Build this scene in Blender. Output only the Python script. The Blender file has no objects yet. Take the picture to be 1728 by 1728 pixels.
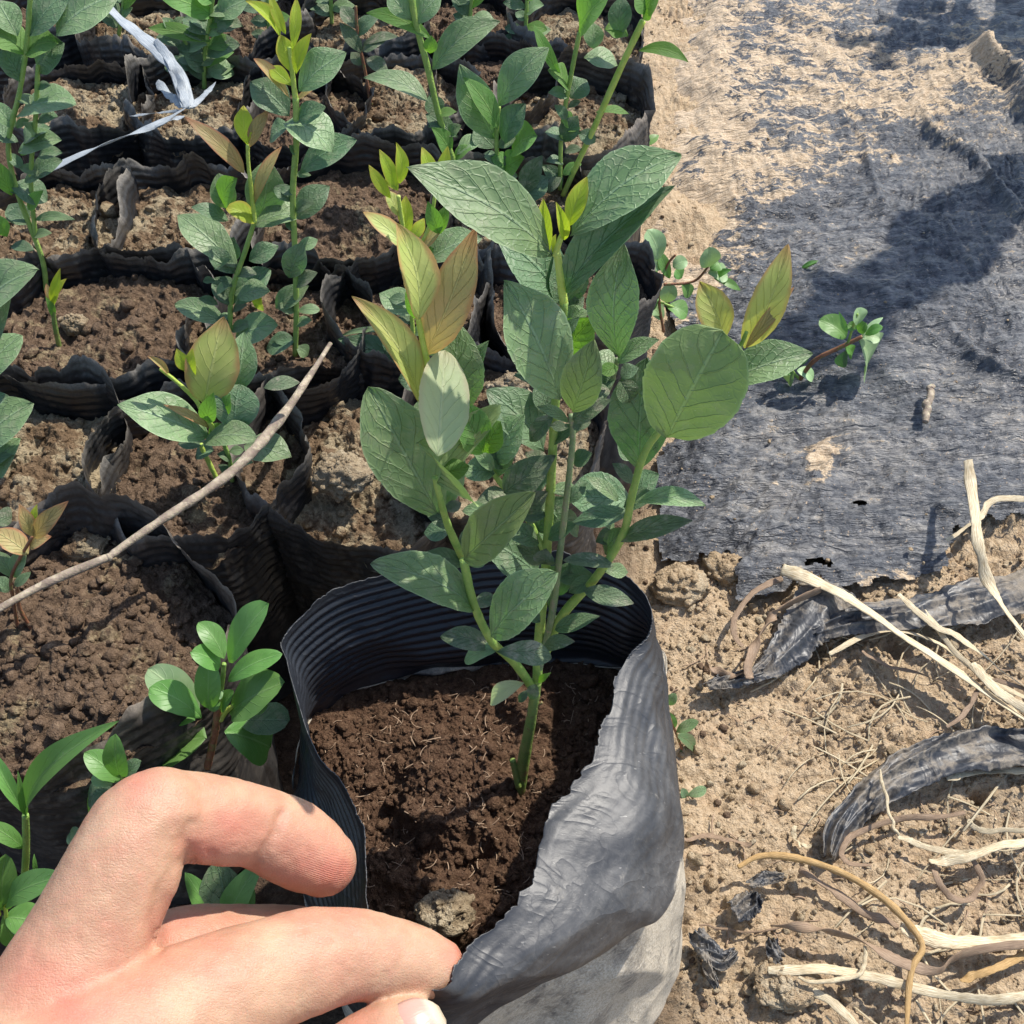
import bpy, math, random
import numpy as np
from mathutils import Vector, noise as mnoise

# ------------------------------------------------------------------ camera, sky, sun
scene = bpy.context.scene
PITCH = math.radians(50.0)
CAM = np.array([0.0, 0.0, 0.35])
FPX = 1853.0                       # focal length in pixels of the 1728 px photograph
cam_data = bpy.data.cameras.new("camera")
cam_data.sensor_width = 36.0
cam_data.lens = 36.0 * FPX / 1728.0
cam_data.clip_start = 0.005
cam_data.clip_end = 200.0
cam = bpy.data.objects.new("camera", cam_data)
cam.location = CAM.tolist()
cam.rotation_euler = (math.radians(90) - PITCH, 0, 0)
scene.collection.objects.link(cam)
scene.camera = cam

SUN = np.array([0.53, 0.45, 0.95]); SUN /= np.linalg.norm(SUN)
elev = math.asin(SUN[2]); azim = math.atan2(SUN[0], SUN[1])
world = bpy.data.worlds.new("World"); scene.world = world
world.use_nodes = True
wn = world.node_tree.nodes; wl = world.node_tree.links
for n in list(wn): wn.remove(n)
sky = wn.new("ShaderNodeTexSky"); sky.sky_type = 'NISHITA'; sky.sun_disc = False
sky.sun_elevation = elev; sky.sun_rotation = azim
bg = wn.new("ShaderNodeBackground"); bg.inputs[1].default_value = 0.148
wo = wn.new("ShaderNodeOutputWorld")
wl.new(sky.outputs[0], bg.inputs[0]); wl.new(bg.outputs[0], wo.inputs[0])
sd = bpy.data.lights.new("sun", 'SUN'); sd.energy = 4.4; sd.angle = math.radians(0.9); sd.color = (1.0, 0.94, 0.84)
so = bpy.data.objects.new("sun", sd)
so.rotation_euler = Vector(SUN.tolist()).to_track_quat('Z', 'Y').to_euler()
so.location = (1, 1, 2)
scene.collection.objects.link(so)
scene.view_settings.view_transform = 'Standard'
scene.view_settings.look = 'None'
scene.view_settings.exposure = 0.55
scene.view_settings.gamma = 1.0
scene.cycles.max_bounces = 8
scene.cycles.use_denoising = True

# ------------------------------------------------------------------ geometry of the view
RIGHT = np.array([1.0, 0, 0]); FWD = np.array([0, math.cos(PITCH), -math.sin(PITCH)]); UPV = np.array([0, math.sin(PITCH), math.cos(PITCH)])
def ray(px, py): return (px - 864.0) / FPX * RIGHT + (864.0 - py) / FPX * UPV + FWD
def PZ(px, py, z):                     # the point at height z
    r = ray(px, py); return CAM + r * ((z - CAM[2]) / r[2])
def PY(px, py, y):                     # the point at forward distance y
    r = ray(px, py); return CAM + r * (y / r[1])
def PD(px, py, d): return CAM + ray(px, py) * d
def depth(p): return float(np.dot(np.asarray(p) - CAM, FWD))
def unit(v):
    v = np.asarray(v, float); return v / max(1e-12, np.linalg.norm(v))

# ------------------------------------------------------------------ noise
def _hash(ix, iy, iz, seed):
    h = (ix * 374761393 + iy * 668265263 + iz * 1442695041 + seed * 974634777) & 0xFFFFFFFF
    h = ((h ^ (h >> 13)) * 1274126177) & 0xFFFFFFFF
    h = h ^ (h >> 16)
    return (h & 0xFFFFFF) / float(0xFFFFFF) * 2 - 1
def vnoise(x, y, z=0.0, seed=0):
    x, y, z = np.broadcast_arrays(np.asarray(x, float), np.asarray(y, float), np.asarray(z, float))
    fx, fy, fz = np.floor(x), np.floor(y), np.floor(z)
    ix, iy, iz = fx.astype(np.int64), fy.astype(np.int64), fz.astype(np.int64)
    tx, ty, tz = x - fx, y - fy, z - fz
    tx, ty, tz = [t * t * t * (t * (t * 6 - 15) + 10) for t in (tx, ty, tz)]
    r = 0
    for a in (0, 1):
        for b in (0, 1):
            for c in (0, 1):
                w = (tx if a else 1 - tx) * (ty if b else 1 - ty) * (tz if c else 1 - tz)
                r = r + w * _hash(ix + a, iy + b, iz + c, seed)
    return r
def fbm(x, y, z=0.0, seed=0, octv=4, gain=0.5):
    s = 0; a = 1.0; f = 1.0; t = 0
    for i in range(octv):
        s = s + a * vnoise(x * f + 13.7 * i, y * f + 7.1 * i, np.asarray(z) * f, seed + i * 17); t += a
        a *= gain; f *= 2.03
    return s / t
def ridged(x, y, z=0.0, seed=0, octv=3):
    s = 0; a = 1.0; f = 1.0; t = 0
    for i in range(octv):
        s = s + a * (1 - 2 * np.abs(vnoise(x * f + 5.3 * i, y * f, np.asarray(z) * f, seed + i * 31))); t += a
        a *= 0.5; f *= 2.1
    return s / t
def sstep(a, b, x):
    t = np.clip((x - a) / (b - a), 0, 1); return t * t * (3 - 2 * t)
def catmull(pts, n, closed=False):
    P = np.asarray(pts, float); m = len(P)
    segs = m if closed else m - 1
    u = np.linspace(0, segs, n, endpoint=not closed)
    i = np.minimum(np.floor(u).astype(int), segs - 1); t = (u - i)[:, None]
    def g(k): return P[k % m] if closed else P[np.clip(k, 0, m - 1)]
    p0, p1, p2, p3 = g(i - 1), g(i), g(i + 1), g(i + 2)
    return 0.5 * ((2 * p1) + (-p0 + p2) * t + (2 * p0 - 5 * p1 + 4 * p2 - p3) * t ** 2 + (-p0 + 3 * p1 - 3 * p2 + p3) * t ** 3)

# ------------------------------------------------------------------ mesh helpers
def new_mesh(name, V, F, attrs=None, uv=None, smooth=True):
    me = bpy.data.meshes.new(name)
    V = np.asarray(V, np.float32); F = np.asarray(F, np.int32)
    k = F.shape[1]
    me.vertices.add(len(V)); me.vertices.foreach_set("co", V.ravel())
    me.loops.add(F.size); me.loops.foreach_set("vertex_index", F.ravel())
    me.polygons.add(len(F))
    me.polygons.foreach_set("loop_start", np.arange(0, F.size, k, dtype=np.int32))
    me.polygons.foreach_set("loop_total", np.full(len(F), k, dtype=np.int32))
    me.polygons.foreach_set("use_smooth", np.full(len(F), smooth))
    if uv is not None:
        ul = me.uv_layers.new(name="UVMap")
        ul.data.foreach_set("uv", np.asarray(uv, np.float32)[F.ravel()].ravel())
    for an, av in (attrs or {}).items():
        at = me.attributes.new(an, 'FLOAT', 'POINT'); at.data.foreach_set("value", np.asarray(av, np.float32).ravel())
    me.update(); me.validate()
    return me
def grid_faces(nu, nv, closed_u=False):
    i, j = np.meshgrid(np.arange(nu if closed_u else nu - 1), np.arange(nv - 1), indexing='ij')
    i2 = (i + 1) % nu
    return np.stack([i * nv + j, i2 * nv + j, i2 * nv + j + 1, i * nv + j + 1], -1).reshape(-1, 4)
def link(name, me, mat=None, parent=None, **props):
    o = bpy.data.objects.new(name, me)
    scene.collection.objects.link(o)
    if mat is not None and me is not None:
        for m_ in (mat if isinstance(mat, (list, tuple)) else [mat]): me.materials.append(m_)
    if parent is not None: o.parent = parent
    for k, v in props.items(): o[k] = v
    return o
def thing(name, label, cat, group=None, loc=(0, 0, 0)):
    o = bpy.data.objects.new(name, None); scene.collection.objects.link(o)
    o.empty_display_size = 0.01
    o.location = loc; o['label'] = label; o['category'] = cat
    if group: o['group'] = group
    return o
def join_np(parts):
    Vs, Fs, off = [], [], 0
    for V, F in parts:
        Vs.append(V); Fs.append(F + off); off += len(V)
    return np.concatenate(Vs), np.concatenate(Fs)
def localise(V, root): return np.asarray(V) - np.array(root.location)

def tube_np(path, radii, seg=10, flat=1.0, up=(0, 0, 1), cap=True, twist=None):
    """generalised tube; quads only"""
    P = np.asarray(path, float); n = len(P); R = np.broadcast_to(np.asarray(radii, float), (n,))
    T = np.gradient(P, axis=0); T /= np.maximum(1e-12, np.linalg.norm(T, axis=1))[:, None]
    up = np.asarray(up, float)
    A = np.cross(T, up); A /= np.maximum(1e-9, np.linalg.norm(A, axis=1))[:, None]
    B = np.cross(A, T)
    if cap:
        P = np.concatenate([[P[0] - T[0] * R[0] * .25], P, [P[-1] + T[-1] * R[-1] * .25]]); R = np.concatenate([[R[0] * .02], R, [R[-1] * .02]])
        A = np.concatenate([A[:1], A, A[-1:]]); B = np.concatenate([B[:1], B, B[-1:]]); n += 2
        if twist is not None: twist = np.concatenate([[twist[0]], twist, [twist[-1]]])
    th = np.linspace(0, 2 * np.pi, seg, endpoint=False)
    if twist is None: tw = np.zeros(n)
    else: tw = np.asarray(twist)
    c, s = np.cos(th), np.sin(th)
    ca, sa = np.cos(tw)[:, None, None], np.sin(tw)[:, None, None]
    X = A[:, None, :] * ca + B[:, None, :] * sa
    Y = -A[:, None, :] * sa + B[:, None, :] * ca
    V = P[:, None, :] + (X * c[None, :, None] + Y * flat * s[None, :, None]) * R[:, None, None]
    i, j = np.meshgrid(np.arange(n - 1), np.arange(seg), indexing='ij')
    j2 = (j + 1) % seg
    F = np.stack([i * seg + j, (i + 1) * seg + j, (i + 1) * seg + j2, i * seg + j2], -1).reshape(-1, 4)
    return V.reshape(-1, 3), F

# small crumb template: a subdivided cube blown to a lump
def _crumb_template():
    n = 4; lin = np.linspace(-1, 1, n); vs = {}; V = []; F = []
    def vid(p):
        k = tuple(np.round(p, 4))
        if k not in vs: vs[k] = len(V); V.append(p)
        return vs[k]
    for ax in range(3):
        for sg in (-1, 1):
            for a in range(n - 1):
                for b in range(n - 1):
                    q = []
                    for (da, db) in ((0, 0), (1, 0), (1, 1), (0, 1)):
                        p = np.zeros(3); p[ax] = sg; p[(ax + 1) % 3] = lin[a + da]; p[(ax + 2) % 3] = lin[b + db]; q.append(vid(p))
                    F.append(q if sg > 0 else q[::-1])
    V = np.array(V); V = V / np.linalg.norm(V, axis=1)[:, None] * 0.97 + V * 0.02
    return V, np.array(F)
CT_V, CT_F = _crumb_template()
def crumbs_np(C, S, seed=0, squash=0.75, rough=0.35):
    """many lumps: centres C (n,3), sizes S (n)"""
    rs = np.random.RandomState(seed); n = len(C); k = len(CT_V)
    a = rs.uniform(0, 2 * np.pi, n); ca, sa = np.cos(a), np.sin(a)
    sc = rs.uniform(0.6, 1.25, (n, 3)); sc[:, 2] *= squash
    off = rs.uniform(0, 50, (n, 1))
    q = CT_V[None, :, :]
    f = 1 + rough * vnoise(q[..., 0] * 1.7 + off, q[..., 1] * 1.7 + off * .3, q[..., 2] * 1.7, seed) + .5 * rough * vnoise(q[..., 0] * 3.9 + off, q[..., 1] * 3.9, q[..., 2] * 3.9 + off, seed + 5)
    V = q * f[..., None] * sc[:, None, :] * S[:, None, None]
    x = V[..., 0] * ca[:, None] - V[..., 1] * sa[:, None]; y = V[..., 0] * sa[:, None] + V[..., 1] * ca[:, None]
    # tilt
    b = rs.uniform(-.6, .6, n); cb, sb = np.cos(b)[:, None], np.sin(b)[:, None]
    z = V[..., 2]; x2 = x * cb - z * sb; z2 = x * sb + z * cb
    V = np.stack([x2, y, z2], -1) + C[:, None, :]
    F = (CT_F[None] + (np.arange(n) * k)[:, None, None]).reshape(-1, 4)
    return V.reshape(-1, 3), F

# ------------------------------------------------------------------ materials
class NT:
    def __init__(s, name):
        s.m = bpy.data.materials.new(name); s.m.use_nodes = True
        s.t = s.m.node_tree; s.n = s.t.nodes; s.l = s.t.links
        for x in list(s.n): s.n.remove(x)
        s.out = s.n.new("ShaderNodeOutputMaterial")
    def node(s, typ, ins=None, **kw):
        x = s.n.new(typ)
        for k, v in kw.items(): setattr(x, k, v)
        for k, v in (ins or {}).items(): s.set(x.inputs[k], v)
        return x
    def set(s, sock, v):
        if isinstance(v, bpy.types.NodeSocket): s.l.new(v, sock)
        elif isinstance(v, (tuple, list)) and len(v) == 3 and sock.type == 'RGBA': sock.default_value = (*v, 1)
        else: sock.default_value = v
    def math(s, op, a, b=0.0, c=0.0, clamp=False):
        x = s.node("ShaderNodeMath", {0: a, 1: b, 2: c}, operation=op); x.use_clamp = clamp; return x.outputs[0]
    def noise(s, vec, scale, detail=4, rough=.55, dist=0.0):
        return s.node("ShaderNodeTexNoise", {'Vector': vec, 'Scale': scale, 'Detail': detail, 'Roughness': rough, 'Distortion': dist}).outputs[0]
    def voro(s, vec, scale, feature='F1', out=0):
        return s.node("ShaderNodeTexVoronoi", {'Vector': vec, 'Scale': scale}, feature=feature).outputs[out]
    def ramp(s, fac, stops, interp='LINEAR'):
        x = s.node("ShaderNodeValToRGB", {0: fac}); e = x.color_ramp.elements; x.color_ramp.interpolation = interp
        while len(e) > 1: e.remove(e[-1])
        e[0].position = stops[0][0]; e[0].color = (*stops[0][1], 1) if len(stops[0][1]) == 3 else stops[0][1]
        for p, c in stops[1:]:
            y = e.new(p); y.color = (*c, 1)
        return x.outputs[0]
    def sm(s, v, a, b):
        return s.node("ShaderNodeMapRange", {0: v, 1: a, 2: b, 3: 0.0, 4: 1.0}, interpolation_type='SMOOTHSTEP').outputs[0]
    def mix(s, f, a, b, mode='MIX'):
        x = s.node("ShaderNodeMix", data_type='RGBA', blend_type=mode)
        s.set(x.inputs[0], f); s.set(x.inputs[6], a); s.set(x.inputs[7], b); return x.outputs[2]
    def attr(s, name): return s.node("ShaderNodeAttribute", attribute_name=name).outputs['Fac']
    def coord(s): return s.node("ShaderNodeTexCoord").outputs['Object']
    def geo(s): return s.node("ShaderNodeNewGeometry").outputs['Position']
    def bump(s, h, dist, strength=1.0, normal=None):
        x = s.node("ShaderNodeBump", {'Strength': strength, 'Distance': dist, 'Height': h})
        if normal is not None: s.l.new(normal, x.inputs['Normal'])
        return x.outputs[0]
    def mapping(s, vec, scale=(1, 1, 1), rot=(0, 0, 0)):
        return s.node("ShaderNodeMapping", {'Vector': vec, 'Scale': scale, 'Rotation': rot}).outputs[0]
    def bsdf(s, color, rough=.6, normal=None, spec=.5, sss=0.0, sssr=None, sssc=None, sheen=0.0, coat=0.0):
        x = s.node("ShaderNodeBsdfPrincipled", {'Base Color': color, 'Roughness': rough, 'Specular IOR Level': spec})
        if normal is not None: s.l.new(normal, x.inputs['Normal'])
        if sss:
            x.inputs['Subsurface Weight'].default_value = sss; x.inputs['Subsurface Radius'].default_value = sssr; x.inputs['Subsurface Scale'].default_value = sssc
        if sheen: x.inputs['Sheen Weight'].default_value = sheen
        if coat: x.inputs['Coat Weight'].default_value = coat
        return x.outputs[0]
    def done(s, sh): s.l.new(sh, s.out.inputs[0]); return s.m

def mat_leaf(name, top, top2, vein, trans, tfac=0.3, rough=0.42, rim=None, edge=None, dust=0.0, spec=.45, netw=1.0, bumpd=.00022):
    t = NT(name)
    uv = t.node("ShaderNodeTexCoord").outputs['UV']
    sep = t.node("ShaderNodeSeparateXYZ", {0: uv}); u = sep.outputs[0]; v = sep.outputs[1]
    s = t.math('ABSOLUTE', t.math('SUBTRACT', v, .5))            # 0 midrib .. .5 edge
    pos = t.geo()
    rnd = t.node("ShaderNodeObjectInfo").outputs['Random']
    wob = t.math('MULTIPLY', t.math('SUBTRACT', t.noise(uv, 5, 2), .5), .35)
    sgn = t.math('MULTIPLY', t.math('GREATER_THAN', v, .5), .43)
    ph = t.math('ADD', t.math('ADD', t.math('SUBTRACT', t.math('MULTIPLY', u, 6.3), t.math('MULTIPLY', s, 4.6)), wob), sgn)
    fr = t.math('ABSOLUTE', t.math('SUBTRACT', t.math('FRACT', ph), .5))
    lat = t.math('SUBTRACT', 1.0, t.sm(fr, .0, .075))
    lat = t.math('MULTIPLY', lat, t.math('SUBTRACT', 1.0, t.sm(s, .3, .46)))
    mid = t.math('SUBTRACT', 1.0, t.sm(s, .008, .035))
    uvs = t.node("ShaderNodeMapping", {'Vector': t.node("ShaderNodeVectorMath", {0: uv, 1: t.node("ShaderNodeVectorMath", {0: t.node("ShaderNodeTexNoise", {'Vector': uv, 'Scale': 9.0}).outputs[1], 1: (.06, .06, 0)}, operation='MULTIPLY').outputs[0]}, operation='ADD').outputs[0], 'Scale': (13, 8, 1)}).outputs[0]
    vd = t.node("ShaderNodeTexVoronoi", {'Vector': uvs, 'Scale': 1.0}, feature='DISTANCE_TO_EDGE').outputs[0]
    net = t.math('SUBTRACT', 1.0, t.sm(vd, .0, .12))
    n1 = t.noise(pos, 160, 4); n2 = t.noise(pos, 1400, 3)
    col = t.mix(t.sm(n1, .3, .7), top, top2)
    col = t.mix(t.math('MULTIPLY', net, .10 * netw), col, vein)
    col = t.mix(t.math('MULTIPLY', lat, .30), col, vein)
    col = t.mix(t.math('MULTIPLY', mid, .8), col, vein)
    if rim is not None:
        e = t.math('MAXIMUM', t.sm(t.math('ADD', s, t.math('MULTIPLY', t.math('SUBTRACT', n1, .5), .25)), .34, .50), t.sm(u, .74, 1.02))
        col = t.mix(t.math('MULTIPLY', e, .85), col, rim)
    if edge is not None:
        col = t.mix(t.math('MULTIPLY', t.sm(s, .465, .495), .7), col, edge)
    if dust:
        d = t.math('MULTIPLY', t.sm(t.noise(pos, 330, 5, .65), .48, .68), dust)
        col = t.mix(d, col, (.36, .33, .25))
    sp = t.math('GREATER_THAN', t.noise(pos, 2600, 1), .74)
    col = t.mix(t.math('MULTIPLY', sp, .45), col, (.42, .45, .36))
    br = t.math('ADD', .82, t.math('MULTIPLY', rnd, .34))
    col = t.node("ShaderNodeHueSaturation", {'Color': col, 'Value': br, 'Hue': t.math('ADD', .488, t.math('MULTIPLY', rnd, .018))}).outputs[0]
    h = t.math('ADD', t.math('MULTIPLY', net, -.36 * netw), t.math('ADD', t.math('MULTIPLY', lat, -.9), t.math('ADD', t.math('MULTIPLY', mid, -1.1), t.math('MULTIPLY', n2, .25))))
    nrm = t.bump(h, bumpd, 1.0)
    rg = t.math('ADD', rough, t.math('MULTIPLY', n1, .16))
    a = t.bsdf(col, rg, nrm, spec)
    b = t.node("ShaderNodeBsdfTranslucent", {'Color': trans, 'Normal': nrm}).outputs[0]
    ms = t.node("ShaderNodeMixShader", {0: tfac, 1: a, 2: b}).outputs[0]
    return t.done(ms)

M = {}
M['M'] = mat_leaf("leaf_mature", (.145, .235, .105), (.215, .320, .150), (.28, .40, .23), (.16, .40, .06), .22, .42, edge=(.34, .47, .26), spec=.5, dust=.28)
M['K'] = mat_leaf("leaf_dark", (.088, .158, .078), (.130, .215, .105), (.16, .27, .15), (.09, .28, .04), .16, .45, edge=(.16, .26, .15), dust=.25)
M['U'] = mat_leaf("leaf_underside", (.12, .26, .07), (.16, .31, .09), (.26, .42, .13), (.22, .50, .03), .42, .55, edge=(.30, .45, .15), dust=.12, netw=.5, spec=.3)
M['W'] = mat_leaf("leaf_pale_underside", (.48, .56, .33), (.54, .61, .38), (.62, .68, .44), (.55, .70, .28), .50, .5, rim=(.52, .46, .32), netw=.45, spec=.4, bumpd=.0001)
M['Y'] = mat_leaf("leaf_lime_shoot", (.33, .46, .045), (.42, .53, .06), (.50, .60, .12), (.50, .68, .03), .45, .45, rim=(.48, .38, .07), netw=.2, spec=.35, bumpd=.0001)
M['R'] = mat_leaf("leaf_red_tinged", (.40, .50, .14), (.48, .52, .18), (.56, .62, .24), (.58, .62, .10), .36, .45, rim=(.46, .20, .11), netw=.25, spec=.4, bumpd=.00015)
M['V'] = mat_leaf("leaf_olive_underside", (.19, .27, .095), (.235, .31, .12), (.30, .40, .18), (.18, .34, .06), .24, .55, edge=(.32, .44, .2), dust=.22, netw=.5, spec=.3)
M['O'] = mat_leaf("leaf_orange", (.36, .33, .13), (.42, .30, .14), (.48, .47, .2), (.55, .40, .10), .34, .45, rim=(.40, .15, .09), netw=.3, spec=.4)
M['D'] = mat_leaf("leaf_dusty", (.10, .15, .08), (.16, .20, .12), (.20, .27, .16), (.10, .25, .04), .18, .6, dust=.7, spec=.3)
M['P'] = mat_leaf("leaf_weed", (.10, .24, .055), (.14, .30, .075), (.20, .36, .12), (.20, .50, .04), .25, .38, netw=.08, spec=.5, bumpd=.00006)
M['Q'] = mat_leaf("leaf_weed_pale", (.26, .42, .20), (.36, .52, .27), (.40, .54, .28), (.30, .50, .10), .25, .4, netw=.08, spec=.5, bumpd=.00006)
M['S'] = mat_leaf("leaf_weed_small_red", (.13, .12, .07), (.10, .17, .07), (.2, .2, .1), (.2, .2, .05), .25, .5, netw=.08)

def mat_stem(name, a, b, c=None, rough=.5):
    t = NT(name); p = t.geo()
    n = t.noise(p, 220, 4); n2 = t.noise(p, 1500, 3)
    col = t.mix(t.sm(n, .35, .65), a, b)
    if c: col = t.mix(t.math('MULTIPLY', t.sm(t.noise(p, 420, 4), .52, .66), .7), col, c)
    sh = t.bsdf(col, rough, t.bump(n2, .0003), .4, sss=.15, sssr=(.4, 1.0, .2), sssc=.001)
    return t.done(sh)
M['stem'] = mat_stem("stem_green", (.20, .33, .07), (.30, .42, .10))
M['stem_base'] = mat_stem("stem_woody_base", (.17, .27, .06), (.24, .30, .08), (.22, .13, .06))
M['stem_lime'] = mat_stem("stem_lime", (.38, .50, .08), (.45, .55, .12))
M['stem_dusty'] = mat_stem("stem_dusty", (.15, .22, .10), (.20, .26, .13), (.27, .24, .18))
M['stem_red'] = mat_stem("stem_reddish", (.20, .085, .045), (.28, .13, .07), (.16, .18, .06))
M['twig'] = mat_stem("twig_dry", (.20, .155, .12), (.33, .27, .20), (.48, .41, .30), .8)

def mat_soil(name, dark, mid, light, crust, crustamt, scale=1.0, bumpd=.0012, speck=.5):
    t = NT(name); p = t.geo()
    n1 = t.noise(p, 70 * scale, 6, .65); n2 = t.noise(p, 420 * scale, 6, .7); n3 = t.noise(p, 2200 * scale, 4, .7)
    col = t.ramp(t.math('ADD', t.math('MULTIPLY', n2, .6), t.math('MULTIPLY', n3, .4)), [(.30, dark), (.50, mid), (.68, light)])
    cm = t.math('MULTIPLY', t.sm(t.math('ADD', t.math('MULTIPLY', n1, .75), t.math('MULTIPLY', n2, .25)), .62 - crustamt * .2, .72 - crustamt * .2), min(1, crustamt * 1.6))
    col = t.mix(cm, col, t.ramp(n3, [(.3, tuple(c * .55 for c in crust)), (.62, crust)]))
    sp = t.math('GREATER_THAN', t.noise(p, 3400 * scale, 1), .735)
    col = t.mix(t.math('MULTIPLY', sp, speck), col, (.52, .42, .28))
    f1 = t.math('SUBTRACT', 1.0, t.voro(p, 900 * scale)); f2 = t.voro(p, 2300 * scale)
    h = t.math('ADD', t.math('MULTIPLY', n2, 1.2), t.math('ADD', t.math('MULTIPLY', n3, .45), t.math('SUBTRACT', t.math('MULTIPLY', f1, .35), t.math('MULTIPLY', f2, .25))))
    sh = t.bsdf(col, .95, t.bump(h, bumpd), .15)
    return t.done(sh)
M['peat'] = mat_soil("potting_peat", (.030, .016, .010), (.105, .060, .037), (.21, .135, .085), (.34, .27, .17), .12)
M['peat_brown'] = mat_soil("potting_peat_brown", (.040, .026, .018), (.14, .094, .062), (.27, .19, .13), (.42, .34, .20), .42)
M['peat_moss'] = mat_soil("potting_soil_crusted", (.055, .037, .022), (.17, .115, .07), (.29, .20, .125), (.43, .35, .23), .8)
M['sand'] = mat_soil("sandy_soil", (.20, .135, .08), (.45, .335, .21), (.62, .49, .33), (.64, .53, .37), .55, 1.0, .0016, .3)
M['mud'] = mat_soil("dark_mud", (.02, .014, .01), (.06, .042, .03), (.13, .095, .07), (.2, .15, .1), .1)
M['clod'] = mat_soil("pale_crust", (.12, .085, .055), (.31, .24, .155), (.50, .41, .28), (.56, .47, .33), .6, 1.2, .001)

def mat_film(name, base, base2, dustc, dust=.5, rough=.38, stretch=(300, 70, 300), bumpd=.0006, spec=.5, attr=None):
    t = NT(name); p = t.geo()
    mp = t.mapping(p, stretch)
    n1 = t.noise(mp, 1, 5, .6, .8); n2 = t.noise(p, 55, 5, .6); n3 = t.noise(p, 1500, 4, .7); n4 = t.noise(p, 260, 5, .65, 1.0)
    col = t.mix(t.sm(n4, .3, .7), base, base2); attr0 = attr
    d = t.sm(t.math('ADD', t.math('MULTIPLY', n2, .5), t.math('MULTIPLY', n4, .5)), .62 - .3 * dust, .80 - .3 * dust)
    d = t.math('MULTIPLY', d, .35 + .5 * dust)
    if attr: d = t.math('MAXIMUM', t.math('MULTIPLY', d, .5), t.math('MULTIPLY', t.attr(attr), t.math('ADD', .55, t.math('MULTIPLY', n4, .7))), clamp=True)  # attr paints a lit edge highlight along the rim in the dust colour
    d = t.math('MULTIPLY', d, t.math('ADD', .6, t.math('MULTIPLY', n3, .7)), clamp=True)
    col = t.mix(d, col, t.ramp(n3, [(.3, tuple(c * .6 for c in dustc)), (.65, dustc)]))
    r = t.math('ADD', rough, t.math('ADD', t.math('MULTIPLY', d, .5), t.math('MULTIPLY', t.math('SUBTRACT', n4, .5), .2)))
    vw = t.math('ABSOLUTE', t.math('SUBTRACT', t.noise(t.mapping(p, (120, 60, 90)), 1, 3, .5, 1.2), .5))
    h = t.math('ADD', t.math('MULTIPLY', n1, .8), t.math('ADD', t.math('MULTIPLY', vw, -1.6), t.math('MULTIPLY', n3, .06)))
    return t.done(t.bsdf(col, r, t.bump(h, bumpd), spec))
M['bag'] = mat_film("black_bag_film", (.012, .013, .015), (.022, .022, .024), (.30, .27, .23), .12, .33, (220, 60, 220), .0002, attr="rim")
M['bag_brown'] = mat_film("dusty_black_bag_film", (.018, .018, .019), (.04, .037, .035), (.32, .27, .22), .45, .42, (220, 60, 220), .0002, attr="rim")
def mat_open_bag():
    t = NT("grey_black_bag_film"); p = t.geo()
    n2 = t.noise(p, 60, 5, .6); n3 = t.noise(p, 1700, 4, .7); n4 = t.noise(p, 300, 6, .7, .8); n1 = t.noise(t.mapping(p, (90, 160, 160), (0, 0, .9)), 1, 4, .6, 1.0)
    d = t.math('MULTIPLY', t.attr('dust'), t.math('ADD', .45, t.math('MULTIPLY', n4, 1.0)), clamp=True)
    col = t.mix(d, t.mix(n2, (.011, .013, .017), (.024, .027, .034)), t.mix(t.sm(n4, .3, .75), (.080, .080, .082), (.150, .147, .143)))
    md = t.sm(t.math('ADD', t.attr('mudd'), t.math('MULTIPLY', t.math('SUBTRACT', n4, .5), 1.3)), .22, .95)
    col = t.mix(md, col, t.ramp(n3, [(.3, (.30, .25, .18)), (.5, (.46, .405, .32)), (.7, (.60, .55, .46))]))
    sc = t.math('GREATER_THAN', t.noise(t.mapping(p, (500, 1800, 900), (0, .4, .8)), 1, 2, .5, .6), .73)
    col = t.mix(t.math('MULTIPLY', t.math('MULTIPLY', sc, t.attr('dust')), .7), col, (.48, .46, .42))
    cr = t.math('POWER', t.math('ABSOLUTE', t.math('SUBTRACT', t.noise(t.mapping(p, (42, 75, 60), (0, .4, .8)), 1, 2, .5, 1.6), .5)), .6)
    r = t.math('ADD', .40, t.math('ADD', t.math('MULTIPLY', d, .2), t.math('MULTIPLY', md, .45)), clamp=True)
    h = t.math('ADD', t.math('ADD', t.math('MULTIPLY', n1, .25), t.math('MULTIPLY', cr, -.65)), t.math('ADD', t.math('MULTIPLY', n4, .12), t.math('MULTIPLY', n3, t.math('ADD', .05, t.math('MULTIPLY', md, .15)))))
    return t.done(t.bsdf(col, r, t.bump(h, .0007), .5))
M['bag_main'] = mat_open_bag()

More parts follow.
